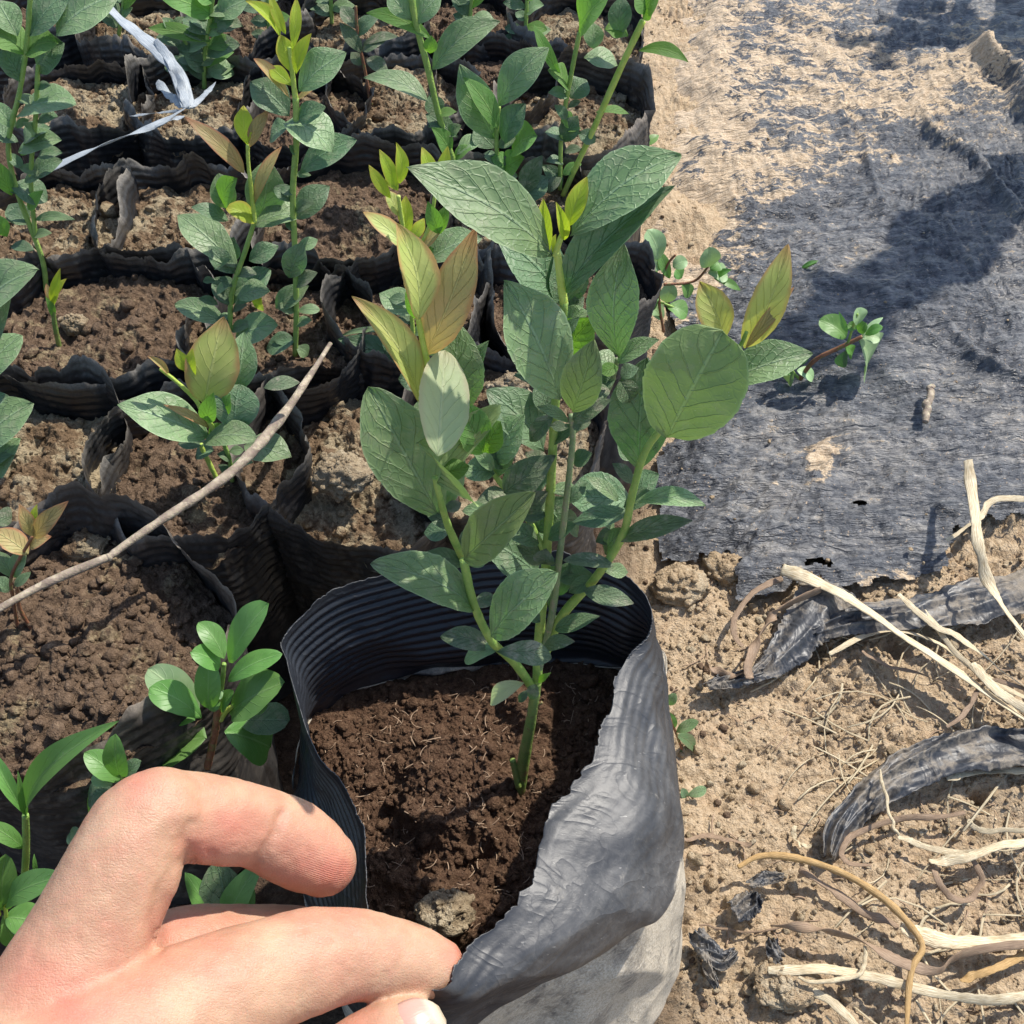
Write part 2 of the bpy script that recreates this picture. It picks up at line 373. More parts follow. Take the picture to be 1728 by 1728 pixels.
def mat_mulch():
    t = NT("mulch_film"); p = t.geo()
    big = t.noise(p, 24, 5, .6, .5); med = t.noise(t.mapping(p, (75, 150, 90), (0, 0, .45)), 1, 7, .64, 1.1); fine = t.noise(p, 520, 6, .72, .4); n3 = t.noise(p, 1900, 3, .7)
    q = t.math('ADD', t.math('MULTIPLY', med, .45), t.math('ADD', t.math('MULTIPLY', big, .2), t.math('MULTIPLY', fine, .35)))
    col = t.ramp(q, [(.37, (.022, .026, .035)), (.46, (.066, .071, .082)), (.55, (.150, .154, .162)), (.65, (.30, .295, .285))])
    thin = t.math('MULTIPLY', t.sm(t.math('ADD', t.math('MULTIPLY', big, .5), t.math('MULTIPLY', med, .5)), .47, .66), .45)
    col = t.mix(t.math('MULTIPLY', thin, t.math('ADD', .35, fine)), col, (.36, .32, .265))
    mud = t.attr('mud')
    md = t.sm(t.math('ADD', mud, t.math('ADD', t.math('MULTIPLY', t.math('SUBTRACT', med, .5), 2.0), t.math('ADD', t.math('MULTIPLY', t.math('SUBTRACT', fine, .5), .9), t.math('MULTIPLY', t.math('SUBTRACT', big, .5), 1.5)))), .46, .60)
    mc = t.ramp(t.math('ADD', t.math('MULTIPLY', n3, .5), t.math('MULTIPLY', fine, .5)), [(.34, (.30, .20, .125)), (.48, (.52, .395, .265)), (.62, (.70, .58, .43))])
    fleck = t.math('GREATER_THAN', t.noise(p, 800, 2, .6), .68)
    col = t.mix(t.math('MULTIPLY', fleck, .8), col, (.48, .36, .24))
    col = t.mix(md, col, mc)
    r = t.math('ADD', .26, t.math('ADD', t.math('MULTIPLY', md, .6), t.math('MULTIPLY', fine, .22)), clamp=True)
    c1 = t.math('POWER', t.math('ABSOLUTE', t.math('SUBTRACT', t.noise(t.mapping(p, (28, 150, 60), (0, 0, .75)), 1, 4, .55, .9), .5)), .7)
    c2 = t.math('ABSOLUTE', t.math('SUBTRACT', t.noise(t.mapping(p, (120, 420, 200), (0, 0, -.15)), 1, 4, .6, 1.2), .5))
    h = t.math('ADD', t.math('MULTIPLY', c1, -2.4), t.math('ADD', t.math('MULTIPLY', c2, -1.3), t.math('ADD', t.math('MULTIPLY', fine, .45), t.math('MULTIPLY', n3, t.math('ADD', .04, t.math('MULTIPLY', md, .25))))))
    return t.done(t.bsdf(col, r, t.bump(h, .0016), .6))
M['scrap'] = mat_film("scrap_film", (.022, .024, .029), (.060, .064, .072), (.40, .33, .24), .62, .46, (90, 160, 90), .0005, .6)
M['mulch'] = mat_mulch()

def mat_straw(name, a, b, rough=.55, tf=.15):
    t = NT(name); uv = t.node("ShaderNodeTexCoord").outputs['UV']; p = t.geo()
    fib = t.noise(t.mapping(uv, (3, 46, 1)), 1, 3); n = t.noise(p, 150, 4)
    col = t.mix(t.sm(fib, .3, .7), a, b); col = t.mix(t.math('MULTIPLY', t.sm(n, .5, .75), .45), col, tuple(c * .45 for c in a))
    s1 = t.bsdf(col, rough, t.bump(fib, .0003), .4)
    s2 = t.node("ShaderNodeBsdfTranslucent", {'Color': col}).outputs[0]
    return t.done(t.node("ShaderNodeMixShader", {0: tf, 1: s1, 2: s2}).outputs[0])
M['straw'] = mat_straw("straw_pale", (.50, .37, .20), (.90, .80, .58))
M['straw_gold'] = mat_straw("straw_gold", (.42, .25, .09), (.62, .42, .19))
M['straw_brown'] = mat_straw("straw_brown", (.26, .17, .11), (.42, .30, .20))
M['twine'] = mat_straw("plastic_twine", (.33, .38, .43), (.60, .64, .66), .35, .3)

# ------------------------------------------------------------------ ground
def to_px(X, Y, Z):
    dx, dy, dz = X - CAM[0], Y - CAM[1], Z - CAM[2]
    d = dy * FWD[1] + dz * FWD[2]; d = np.where(np.abs(d) < 1e-6, 1e-6, d)
    u = dy * UPV[1] + dz * UPV[2]
    return 864 + FPX * dx / d, 864 - FPX * u / d, d
def in_poly(px, py, poly):
    inside = np.zeros(px.shape, bool); n = len(poly)
    for i in range(n):
        x1, y1 = poly[i]; x2, y2 = poly[(i + 1) % n]
        if y1 == y2: continue
        c = ((y1 > py) != (y2 > py)) & (px < (x2 - x1) * (py - y1) / (y2 - y1) + x1)
        inside ^= c
    return inside
MULCH = [(1040, -120), (1050, 60), (1060, 150), (1060, 250), (1060, 330), (1070, 400), (1110, 470), (1150, 560), (1125, 640), (1135, 720), (1108, 800), (1112, 880),
         (1125, 935), (1190, 930), (1250, 942), (1232, 975), (1245, 1012), (1330, 1000), (1365, 985), (1420, 1008), (1500, 990), (1597, 975), (1600, 925), (1650, 905),
         (1740, 898), (1900, 880), (2300, 900), (2900, 300), (2600, -120)]
MW = np.array([PZ(x, y, 0.008)[:2] for x, y in MULCH])
def mound(x, y):
    return 0.020 * np.exp(-((x - .25) / .13) ** 2 - ((y - .36) / .20) ** 2) + .010 * sstep(.16, .42, x) * sstep(.2, .5, y)
HOLES = [(1643, 1358, .0022, .012), (1500, 1110, .004, .006), (1370, 1105, .006, .006)]
def gh(x, y, fine=True):
    z = mound(x, y) + .004 * fbm(x * 22, y * 22, 0, 3, 3)
    if fine:
        cl_ = .25 + 1.15 * sstep(-.35, .45, fbm(x * 26, y * 26, 0, 19, 3))
        z = z + .0034 * fbm(x * 60, y * 60, 0, 9, 4) + cl_ * ( (-.0017) * ridged(x * 230, y * 230, 0, 12, 3) - .0009 * ridged(x * 520, y * 520, 0, 13, 2) ) + .0009 * fbm(x * 700, y * 700, 0, 15, 2)
        for hx, hy, r, dp in HOLES:
            c = PZ(hx, hy, 0); z = z - dp * np.exp(-(((x - c[0]) ** 2 + (y - c[1]) ** 2) / r ** 2) ** 1.5)
    return z
def edge_dist(x, y, pl):
    best = np.full(x.shape, 1e9)
    for (x1, y1), (x2, y2) in zip(pl[:-1], pl[1:]):
        dx, dy = x2 - x1, y2 - y1; t = np.clip(((x - x1) * dx + (y - y1) * dy) / (dx * dx + dy * dy), 0, 1)
        best = np.minimum(best, np.hypot(x - x1 - t * dx, y - y1 - t * dy))
    return best
TORN = MW[7:25]
def dens(a, b, n): return np.linspace(a, b, n, endpoint=False)
xs = np.concatenate([-np.geomspace(40, .5, 16), dens(-.48, .0, 100), dens(.0, .22, 300), dens(.22, .48, 200), np.geomspace(.48, 40, 18)])
ys = np.concatenate([-np.geomspace(40, .2, 12), dens(-.18, .06, 40), dens(.06, .26, 300), dens(.26, .9, 330), np.geomspace(.9, 40, 18)])
GX, GY = np.meshgrid(xs, ys, indexing='ij')
GZ = gh(GX, GY)
far = sstep(.55, 1.2, np.maximum(np.abs(GX), np.abs(GY - .3))); GZ = GZ * (1 - far) + far * .004 * vnoise(GX * 3, GY * 3)
inm = in_poly(GX, GY, MW); gpx, gpy, _ = to_px(GX, GY, np.zeros_like(GX)); nearl = (gpx < 1330) & (gpx > 950) & (gpy < 520) & (gpy > -200); GZ = np.where(inm & ~nearl & (edge_dist(GX, GY, TORN) > .012), GZ * .5 - .003, GZ)
wet = 1 - sstep(-.022, .004, GX - (.055 + .20 * np.clip(GY - .12, 0, 2) * .12) + .012 * vnoise(GX * 60, GY * 60))
def mat_ground():
    t = NT("ground_soil"); p = t.geo(); w = t.attr('wet')
    n1 = t.noise(p, 38, 5, .6); n2 = t.noise(p, 330, 6, .7); n3 = t.noise(p, 1900, 4, .7)
    q = t.math('ADD', t.math('MULTIPLY', n2, .55), t.math('ADD', t.math('MULTIPLY', n3, .3), t.math('MULTIPLY', n1, .15)))
    sand = t.ramp(q, [(.32, (.24, .165, .10)), (.46, (.45, .335, .215)), (.60, (.60, .475, .325)), (.75, (.70, .59, .43))])
    mud = t.ramp(q, [(.3, (.03, .02, .014)), (.5, (.085, .056, .038)), (.7, (.17, .12, .08))])
    red = t.mix(t.math('MULTIPLY', t.sm(n1, .5, .7), .35), sand, (.34, .20, .11))
    col = t.mix(w, red, mud)
    sp = t.math('GREATER_THAN', t.noise(p, 2600, 1), .73); col = t.mix(t.math('MULTIPLY', sp, .35), col, (.62, .52, .40))
    v = t.voro(p, 1100)
    h = t.math('ADD', t.math('MULTIPLY', n2, 1.2), t.math('ADD', t.math('MULTIPLY', n3, .5), t.math('MULTIPLY', v, -.4)))
    return t.done(t.bsdf(col, .95, t.bump(h, .0014), .15))
M['ground'] = mat_ground()
gm = new_mesh("ground", np.stack([GX, GY, GZ], -1).reshape(-1, 3), grid_faces(len(xs), len(ys)), {'wet': wet})
link("ground", gm, M['ground'], kind='structure')

# mulch film: its own sheet draped over the low bank
mx = np.concatenate([dens(.035, .30, 330), dens(.30, 1.1, 230)]); my = np.concatenate([dens(.19, .50, 360), dens(.50, 1.6, 330)])
FX, FY = np.meshgrid(mx, my, indexing='ij')
wx = FX + .003 * vnoise(FX * 120, FY * 120, 0, 41) + .0016 * vnoise(FX * 400, FY * 400, 0, 42); wy = FY + .003 * vnoise(FX * 120, FY * 120, 5, 43) + .0016 * vnoise(FX * 400, FY * 400, 0, 44)
keep = in_poly(wx, wy, MW)
for hx, hy, rx, ry in ((1455, 868, .0026, .0011), (1378, 958, .003, .0014)):
    c = PZ(hx, hy, .012); keep &= (((wx - c[0]) / rx) ** 2 + ((wy - c[1]) / ry) ** 2) > 1
pxm, pym, _ = to_px(FX, FY, np.full_like(FX, .01))
# wrinkles flow round the low bank
ang = .35 + .9 * vnoise(FX * 6, FY * 6, 0, 50)
us = FX * np.cos(ang) + FY * np.sin(ang); vs_ = -FX * np.sin(ang) + FY * np.cos(ang)
wr = ridged(us * 28, vs_ * 130, 0, 52, 3)
rad = np.exp(-((pxm - 1230) / 170) ** 2 - ((pym - 860) / 110) ** 2)
th_ = np.arctan2(pym - 700, pxm - 1420); rr_ = np.hypot(pym - 700, pxm - 1420)
FZ = gh(FX, FY, False) + .0055 + .0030 * rad * ridged(th_ * 9, rr_ * .006, 0, 58, 3) + .0018 * wr + .0026 * fbm(FX * 70, FY * 90, 0, 57, 3) + .0012 * fbm(FX * 200, FY * 200, 0, 55, 3) + .0005 * fbm(FX * 500, FY * 500, 0, 56, 2)
# long folds
def fold(px1, py1, px2, py2, w, h):
    a = PZ(px1, py1, .015)[:2]; b = PZ(px2, py2, .015)[:2]; d = b - a; L = np.linalg.norm(d); d /= L
    tt = (FX - a[0]) * d[0] + (FY - a[1]) * d[1]; ss = -(FX - a[0]) * d[1] + (FY - a[1]) * d[0] + .004 * vnoise(tt * 30, tt * 0, 0, 60)
    return h * np.exp(-(ss / w) ** 2) * sstep(-.02, .03, tt) * (1 - sstep(L - .03, L + .03, tt))
FZ = FZ + fold(1540, 180, 1740, 420, .0035, .007) + fold(1570, 570, 1740, 700, .003, .005) + fold(1410, 130, 1500, 360, .0025, .003) + fold(1500, 520, 1640, 640, .002, .002) + fold(1640, 60, 1760, 240, .006, .014)
mudv = np.zeros_like(FX)
for bx, by, rx, ry, a in ((1180, 180, 120, 260, .42), (1380, 60, 170, 90, .34), (1480, 200, 150, 60, .30), (1600, 130, 90, 60, .4), (1430, 290, 110, 30, .22), (1180, 440, 90, 40, .35), (1260, 460, 130, 50, .16), (1380, 790, 26, 34, .8), (1150, 700, 60, 130, .22), (1120, 560, 60, 90, .25),
                      (1300, 350, 200, 40, .12), (1650, 480, 60, 20, .16), (1700, 640, 60, 60, .12), (1550, 980, 110, 30, .25), (1260, 200, 90, 120, .2), (1700, 130, 60, 50, .3)):
    mudv += a * np.exp(-((pxm - bx) / rx) ** 2 - ((pym - by) / ry) ** 2)
mudv += .01 + .17 * (1 - sstep(280, 560, pym))
FZ = FZ + .0014 * sstep(.35, .6, mudv + .5 * fbm(FX * 190, FY * 190, 0, 61, 4))
bur = (1 - sstep(1110, 1250, pxm + 110 * fbm(FX * 28, FY * 28, 0, 63, 4))) * (1 - sstep(430, 560, pym))
FZ = FZ * (1 - bur) + bur * (gh(FX, FY, False) - .0030); mudv = mudv + bur * .35
F = grid_faces(len(mx), len(my)); ed_ = np.exp(-(edge_dist(FX, FY, TORN) / .009) ** 2) * (.55 + .45 * fbm(FX * 60, FY * 60, 0, 66, 3)); FZ = FZ - .0042 * ed_; mudv = mudv + .22 * ed_
kf = keep.reshape(-1)[F].all(1)
V = np.stack([FX, FY, FZ], -1).reshape(-1, 3); F = F[kf]
used = np.unique(F); remap = np.zeros(len(V), int); remap[used] = np.arange(len(used))
mm = new_mesh("mulch", V[used], remap[F], {'mud': mudv.ravel()[used]})
mo = link("mulch_film", mm, M['mulch'], label="large sheet of dusty black plastic mulch film lying on the bank at the right", category="plastic film")

# loose crumbs of earth on the open ground
rs = np.random.RandomState(5)
n = 22000
cx = rs.uniform(.03, .34, n); cy = rs.uniform(.06, .85, n) ** 1.0
cy[: n // 2] = rs.uniform(.06, .26, n // 2)
sz = rs.lognormal(-7.55, .50, n); sz = np.clip(sz, .00022, .0026)
k = fbm(cx * 40, cy * 40, 0, 77, 3) + rs.uniform(-.5, .5, n) > -.12
cpx, cpy, _ = to_px(cx, cy, np.zeros_like(cx)); edge_zone = (cpx < 1190 + 40 * vnoise(cy * 60, 0)) & (cpy < 480)
k &= ~(in_poly(cx, cy, MW) & ~edge_zone & (rs.rand(n) > .03)) & (cx > .05 + .02 * (cy - .1)) & (np.hypot(cx + .003, cy - .122) > .056)
cx, cy, sz = cx[k], cy[k], sz[k]
cz = gh(cx, cy) + sz * .25
edge_zone = edge_zone[k]; im = in_poly(cx, cy, MW) & ~edge_zone; cz = np.where(im, gh(cx, cy, False) + .0065, cz); sz = np.where(im, np.minimum(sz, .0009), sz)
V, F = crumbs_np(np.stack([cx, cy, cz], 1), sz, 4)
link("soil_crumbs", new_mesh("crumbs", V, F), M['sand'], kind='stuff', label="crumbs and small lumps of dry sandy earth on the ground")
n = 1500
cx = rs.uniform(.055, .34, n); cy = np.where(rs.rand(n) < .6, rs.uniform(.06, .27, n), rs.uniform(.27, .8, n)); sz = np.clip(rs.lognormal(-7.2, .55, n), .0003, .003)
k = ~in_poly(cx, cy, MW) & (np.hypot(cx + .003, cy - .122) > .060); cx, cy, sz = cx[k], cy[k], sz[k]
V, F = crumbs_np(np.stack([cx, cy, gh(cx, cy) + sz * .3], 1), sz, 14)
link("pale_grit", new_mesh("grit", V, F), M['clod'], kind='stuff', label="pale grit strewn over the sandy earth")
n = 500; cx = rs.uniform(.055, .34, n); cy = rs.uniform(.06, .30, n); k = ~in_poly(cx, cy, MW) & (np.hypot(cx + .003, cy - .122) > .062); cx, cy = cx[k], cy[k]
def fibres_np(C, lens, w, seed=0):
    rs = np.random.RandomState(seed); out = []
    for c, L in zip(C, lens):
        a = rs.uniform(0, 2 * np.pi); d = np.array([math.cos(a), math.sin(a), rs.uniform(-.25, .35)]); e = np.array([-d[1], d[0], rs.uniform(0, .6)])
        u = np.linspace(-.5, .5, 6)[:, None]
        out.append(tube_np(c + d * u * L + e * (u ** 2 - .1) * L * rs.uniform(-.9, .9), w * rs.uniform(.5, 1.4), 5, .4, up=(.1, .2, 1)))
    return join_np(out)
V, F = fibres_np(np.column_stack([cx, cy, gh(cx, cy) + .0006]), rs.uniform(.002, .011, len(cx)), .00022, 15)
n = 150; lx = rs.uniform(.10, .23, n); ly = np.where(rs.rand(n) < .5, rs.uniform(.07, .13, n), rs.uniform(.13, .235, n)); k = ~in_poly(lx, ly, MW); lx, ly = lx[k], ly[k]
V3, F3 = fibres_np(np.column_stack([lx, ly, gh(lx, ly) + .0016]), rs.uniform(.010, .040, len(lx)), .00036, 16)
link("chaff", new_mesh("chaff", V, F, None, np.zeros((len(V), 2))), M['straw_brown'], kind='stuff', label="fine chaff and root hairs on the sandy earth")
link("straw_litter", new_mesh("straw_litter", V3, F3, None, np.column_stack([np.arange(len(V3)) * .02, np.arange(len(V3)) % 5 / 5.0])), M['straw'], kind='stuff', label="thin broken straw bits littering the earth at lower right")
# dark litter between the bags
n = 1800
cx = rs.uniform(-.35, .08, n); cy = rs.uniform(.04, .7, n); sz = np.clip(rs.lognormal(-6.9, .5, n), .0004, .004)
V, F = crumbs_np(np.stack([cx, cy, gh(cx, cy) + sz * .2], 1), sz, 6)
link("peat_litter", new_mesh("litter", V, F), M['peat_brown'], kind='stuff', label="dark peat crumbs fallen between the bags")

# ------------------------------------------------------------------ soil surface inside a bag
def soil_mesh(center, bound, z0, amp, seed, nr=46, nt=110, lumps=160, lump=.0016, dome=.003, hf=1.0, clods=()):
    """bound: closed polygon (n,2) of the soil edge"""
    B = catmull(bound, nt, True); c = np.asarray(center)[:2]
    r = np.linspace(0, 1, nr) ** .8
    XY = c[None, None, :] + (B[:, None, :] - c) * r[None, :, None]
    x, y = XY[..., 0], XY[..., 1]
    z = z0 + dome * (1 - r[None, :] ** 2) + amp * (.9 * fbm(x * 50, y * 50, 0, seed, 3) + .55 * ridged(x * 130, y * 130, 0, seed + 3, 3)) + .0008 * hf * fbm(x * 420, y * 420, 0, seed + 5, 3) + .0005 * hf * ridged(x * 900, y * 900, 0, seed + 6, 2)
    for (qx, qy, qr, qh) in clods:
        d = np.hypot(x - qx, y - qy) / qr + .22 * fbm(x * 160, y * 160, 0, seed + 8, 3)
        z = z + qh * (1 - sstep(.62, 1.05, d))
    V = np.stack([x, y, z], -1).reshape(-1, 3); F = grid_faces(nt, nr, True)
    rs = np.random.RandomState(seed)
    a = rs.uniform(0, 2 * np.pi, lumps); q = np.sqrt(rs.uniform(0, .93, lumps)); ia = (a / (2 * np.pi) * nt).astype(int) % nt
    C = c + (B[ia] - c) * q[:, None]
    ir = np.searchsorted(r, q).clip(0, nr - 1)
    S = np.clip(lump * rs.lognormal(-.75, .55, lumps), .0002, .0045)
    zz = z[ia, ir] + S * .15
    V2, F2 = crumbs_np(np.column_stack([C, zz]), S, seed + 1)
    return join_np([(V, F), (V2, F2)])

# ------------------------------------------------------------------ the grid of nursery bags
def make_bag(px, py, w, dpt, label, zr=.10, seed=0, soil='peat_brown', drop=.020, mat='bag', bumpy=1.0, rot=0.0, flap=None, lumps=220, group="small black nursery bags standing in rows"):
    c = PZ(px, py, zr); rx, ry = w / 2 + .0022, dpt / 2 + .0045; drop = drop * .78
    root = thing("nursery_bag", label, "grow bag", group, (float(c[0]), float(c[1]), 0))
    nt, nv = 260, 110
    th = np.linspace(0, 2 * np.pi, nt, endpoint=False)
    v = np.linspace(0, 1, nv) ** 1.15
    T, Vv = np.meshgrid(th, v, indexing='ij')
    C, S = np.cos(T), np.sin(T)
    low = fbm(C * 1.3, S * 1.3, seed * 3.1, seed, 2)
    e = 2.15 + .5 * ((seed * 7) % 3) / 2
    base = 1 / (np.abs(np.cos(T - rot)) ** e + np.abs(np.sin(T - rot)) ** e) ** (1 / e)
    down = Vv
    fr = np.exp(-down * 4.0)
    lip = .06 * np.exp(-down * 26) * vnoise(T * 1.9 + seed, seed, 0, seed + 21)
    rr = base * (1 + lip * 1.6 + .24 * low * fr * bumpy + .06 * fbm(C * 3, S * 3, down * 5 + seed, seed + 2, 3))
    if flap:
        for fa, fw, out in flap:
            dd = np.angle(np.exp(1j * (T - fa)))
            rr = rr * (1 + out * np.exp(-(dd / fw) ** 2) * fr)
    rimz = .009 * fbm(C * 2, S * 2, seed, seed + 9, 2) * bumpy - .0035 * np.clip(-S, 0, 1) + .0016 * vnoise(T * 9, seed, 0, 3) + .0009 * vnoise(T * 37, seed, 0, 5) * bumpy
    zt = zr + rimz
    z = zt * (1 - down) + .001 * down
    rib = .00024 * np.sin((zr + .006 * fbm(C * 2, S * 2, seed, seed + 9, 2) - z) * 2 * np.pi / .0032) * sstep(0.0, .03, down) * (1 - sstep(.45, .6, down))
    crump = .0022 * ridged(T * 1.3 + seed, z * 26, 0, seed + 11, 2) * (1 - .6 * fr) + .0003 * fbm(T * 5, z * 120, seed, seed + 13, 2)
    R = rr + (crump + rib) / ((rx + ry) / 2)
    x, y = rx * R * C, ry * R * S
    V = np.stack([x, y, z], -1).reshape(-1, 3)
    link("film_wall", new_mesh("bagwall", V, grid_faces(nt, nv, True), {'rim': (.85 * np.exp(-down / .022) + .22 * np.clip(fbm(C * 2.5, S * 2.5, down * 6 + seed, seed + 4, 3), 0, 1)).ravel()}), M[mat], root)  # rim: lit edge highlight painted into the colour with grey dust, plus random patches
    k = int(nv * .30); zs = zr - drop
    iv = np.argmin(np.abs(z[0] - zs)); B = np.stack([x[:, iv], y[:, iv]], 1)[::6] * .99
    V, F = soil_mesh((0, 0), B, zs, .0050, seed + 40, lumps=lumps, lump=.0016, nr=84, nt=200, hf=1.5)
    link("potting_soil", new_mesh("bagsoil", V, F), M[soil], root)
    return root

R_ = math.radians
BAGS = [
 # px, py, width, depth, seed, soil, drop, mat, kwargs, label
 (92, 1060, .082, .070, 1, 'peat_brown', .024, 'bag_brown', dict(flap=[(R_(-45), .5, -.16), (R_(90), .5, .08)], zr=.103, lumps=1100), "large black bag of brown soil above the fist, with the dry twig across it"),
 (15, 755, .056, .056, 2, 'peat_moss', .020, 'bag', {}, "black bag at the left edge, directly below the round leaves entering the frame"),
 (318, 760, .062, .060, 3, 'peat_brown', .022, 'bag', {}, "black bag under the short seedling with one broad reddish leaf"),
 (600, 735, .060, .070, 4, 'peat_moss', .024, 'bag_brown', dict(flap=[(R_(200), .5, .15)], zr=.096), "dusty ribbed bag holding a pale clod, just behind the open bag"),
 (850, 700, .060, .066, 5, 'peat_moss', .022, 'bag_brown', dict(zr=.094), "bag mostly hidden behind the tall seedling in the middle"),
 (175, 520, .075, .066, 6, 'peat_brown', .019, 'bag', {}, "black bag with a short bare sprout in brown soil"),
 (470, 525, .058, .056, 7, 'peat_brown', .022, 'bag', {}, "black bag at the foot of the two leafy seedlings left of centre"),
 (690, 500, .050, .052, 8, 'peat_brown', .022, 'bag', {}, "black bag below the lime green shoot cluster"),
 (950, 460, .060, .060, 9, 'peat_brown', .024, 'bag', {}, "black bag behind the two largest top leaves"),
 (90, 345, .054, .056, 10, 'peat_moss', .018, 'bag', {}, "crusted bag under the lower end of the white twine"),
 (290, 345, .058, .056, 11, 'peat_moss', .018, 'bag', {}, "bag of pale crusted soil right below the twine knot"),
 (590, 325, .072, .066, 12, 'peat_brown', .020, 'bag', {}, "black bag of smooth brown soil with arched ribbed back wall"),
 (860, 335, .060, .056, 13, 'peat_moss', .022, 'bag', {}, "bag under the pair of upright dark leaves at top centre"),
 (130, 150, .056, .052, 14, 'peat_moss', .018, 'bag', {}, "crusted bag left of the upper twine strand"),
 (320, 150, .056, .052, 15, 'peat_moss', .018, 'bag', {}, "crusted bag right of the upper twine strand"),
 (505, 165, .052, .052, 16, 'peat_brown', .020, 'bag', {}, "bag behind the lime tipped tall seedling"),
 (665, 145, .056, .054, 17, 'peat_moss', .016, 'bag', {}, "bag holding the tiny seedling with few small leaves near the top"),
 (975, 165, .060, .060, 18, 'peat_moss', .022, 'bag_brown', dict(flap=[(0, .8, .10)]), "bag at the end of its row beside the pale bank, its outer wall sunlit"),
 (835, 110, .054, .052, 19, 'peat_brown', .022, 'bag', {}, "bag in deep shade between the top centre seedlings"),
]
for i, (px, py, w, d, sd_, soil, drop, mat, kw, label) in enumerate(BAGS):
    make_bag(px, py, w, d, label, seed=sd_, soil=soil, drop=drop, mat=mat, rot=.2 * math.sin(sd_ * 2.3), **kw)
for i, (px, lab) in enumerate(((40, "bag in the far row at the top left corner"), (230, "bag in the far row behind the upper twine end"), (420, "bag in the far row under the bushy dark seedling"), (610, "bag in the far row left of the top centre stem"),
                         (790, "bag in the far row right of the top centre stem"), (980, "last bag of the far row, next to the bank"))):
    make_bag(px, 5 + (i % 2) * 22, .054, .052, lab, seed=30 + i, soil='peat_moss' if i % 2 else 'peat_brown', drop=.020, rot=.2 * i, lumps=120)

# ------------------------------------------------------------------ the open bag in front
RIM = [(850, 935, .113), (960, 937, .112), (1045, 962, .112), (1096, 1020, .113), (1094, 1068, .113), (1052, 1112, .112), (1026, 1195, .112), (1004, 1290, .112),
       (915, 1392, .112), (886, 1510, .113), (800, 1595, .114), (742, 1668, .115), (668, 1635, .112), (622, 1545, .111), (618, 1480, .112), (612, 1400, .112),
       (578, 1325, .112), (535, 1270, .112), (505, 1190, .111), (486, 1120, .110), (478, 1072, .111), (550, 1005, .112), (640, 972, .112), (745, 948, .112)]
SHO = [(850, 1112, .073), (960, 1105, .073), (1055, 1118, .076), (1113, 1100, .088), (1121, 1180, .090), (1132, 1260, .092), (1143, 1350, .092), (1148, 1440, .092),
       (1120, 1530, .092), (1050, 1590, .092), (940, 1643, .093), (840, 1692, .096), (720, 1760, .088), (600, 1690, .080), (540, 1590, .074), (515, 1500, .072),
       (500, 1420, .070), (498, 1340, .070), (505, 1270, .070), (520, 1220, .072), (555, 1180, .073), (625, 1145, .074), (700, 1130, .073), (775, 1120, .073)]
BC = np.array([-.003, .126])
ringR = np.array([PZ(*p) for p in RIM]); ringS = np.array([PZ(*p) for p in SHO])
def circ(S, r, z, k):
    d = S[:, :2] - BC; a = d / np.linalg.norm(d, axis=1)[:, None]
    return np.column_stack([BC + a * (r * (1 - k) + np.linalg.norm(d, axis=1)[:, None] * k), np.full(len(S), z)])
nS = len(SHO); idx = np.arange(nS)
front = np.clip(1 - np.abs(((idx - 8.5 + nS / 2) % nS) - nS / 2) / 4.8, 0, 1) ** .6          # the flap side
ringM = ringR * .5 + ringS * .5
mid_out = unit_dir = (ringS[:, :2] - BC) / np.linalg.norm(ringS[:, :2] - BC, axis=1)[:, None]
ringM[:, :2] += mid_out * (.0035 * front + -.001 * (1 - front))[:, None]; ringM[:, 2] += .004 * front
ringU = ringS.copy(); ringU[:, :2] -= mid_out * (.0045 * front)[:, None]; ringU[:, 2] -= .004 + .006 * front * .5
ringL = circ(ringS, .054, .045, .35); ringB = circ(ringS, .056, -.004, .15)
rings = [ringR, ringM, ringS, ringU, ringL, ringB]
nt, nv = 760, 300
dense = np.stack([catmull(r, nt, True) for r in rings], 1)                 # nt,6,3
# resample down each column, most rows in the upper part
s_lin = np.concatenate([np.linspace(0, 2, 190, endpoint=False), np.linspace(2, 3, 30, endpoint=False), np.linspace(3, 5, nv - 220)])
seg = np.minimum(s_lin.astype(int), 4); tt = (s_lin - seg)
def gk(k): return dense[:, np.clip(k, 0, 5)]
p0, p1, p2, p3 = gk(seg - 1), gk(seg), gk(seg + 1), gk(seg + 2); t3 = tt[None, :, None]
W = .5 * ((2 * p1) + (-p0 + p2) * t3 + (2 * p0 - 5 * p1 + 4 * p2 - p3) * t3 ** 2 + (-p0 + 3 * p1 - 3 * p2 + p3) * t3 ** 3)
TT = np.linspace(0, 24, nt, endpoint=False)[:, None] * np.ones((1, nv)); SS = s_lin[None, :] * np.ones((nt, 1))
arc = np.concatenate([np.zeros((nt, 1)), np.cumsum(np.linalg.norm(np.diff(W, axis=1), axis=2), 1)], 1)
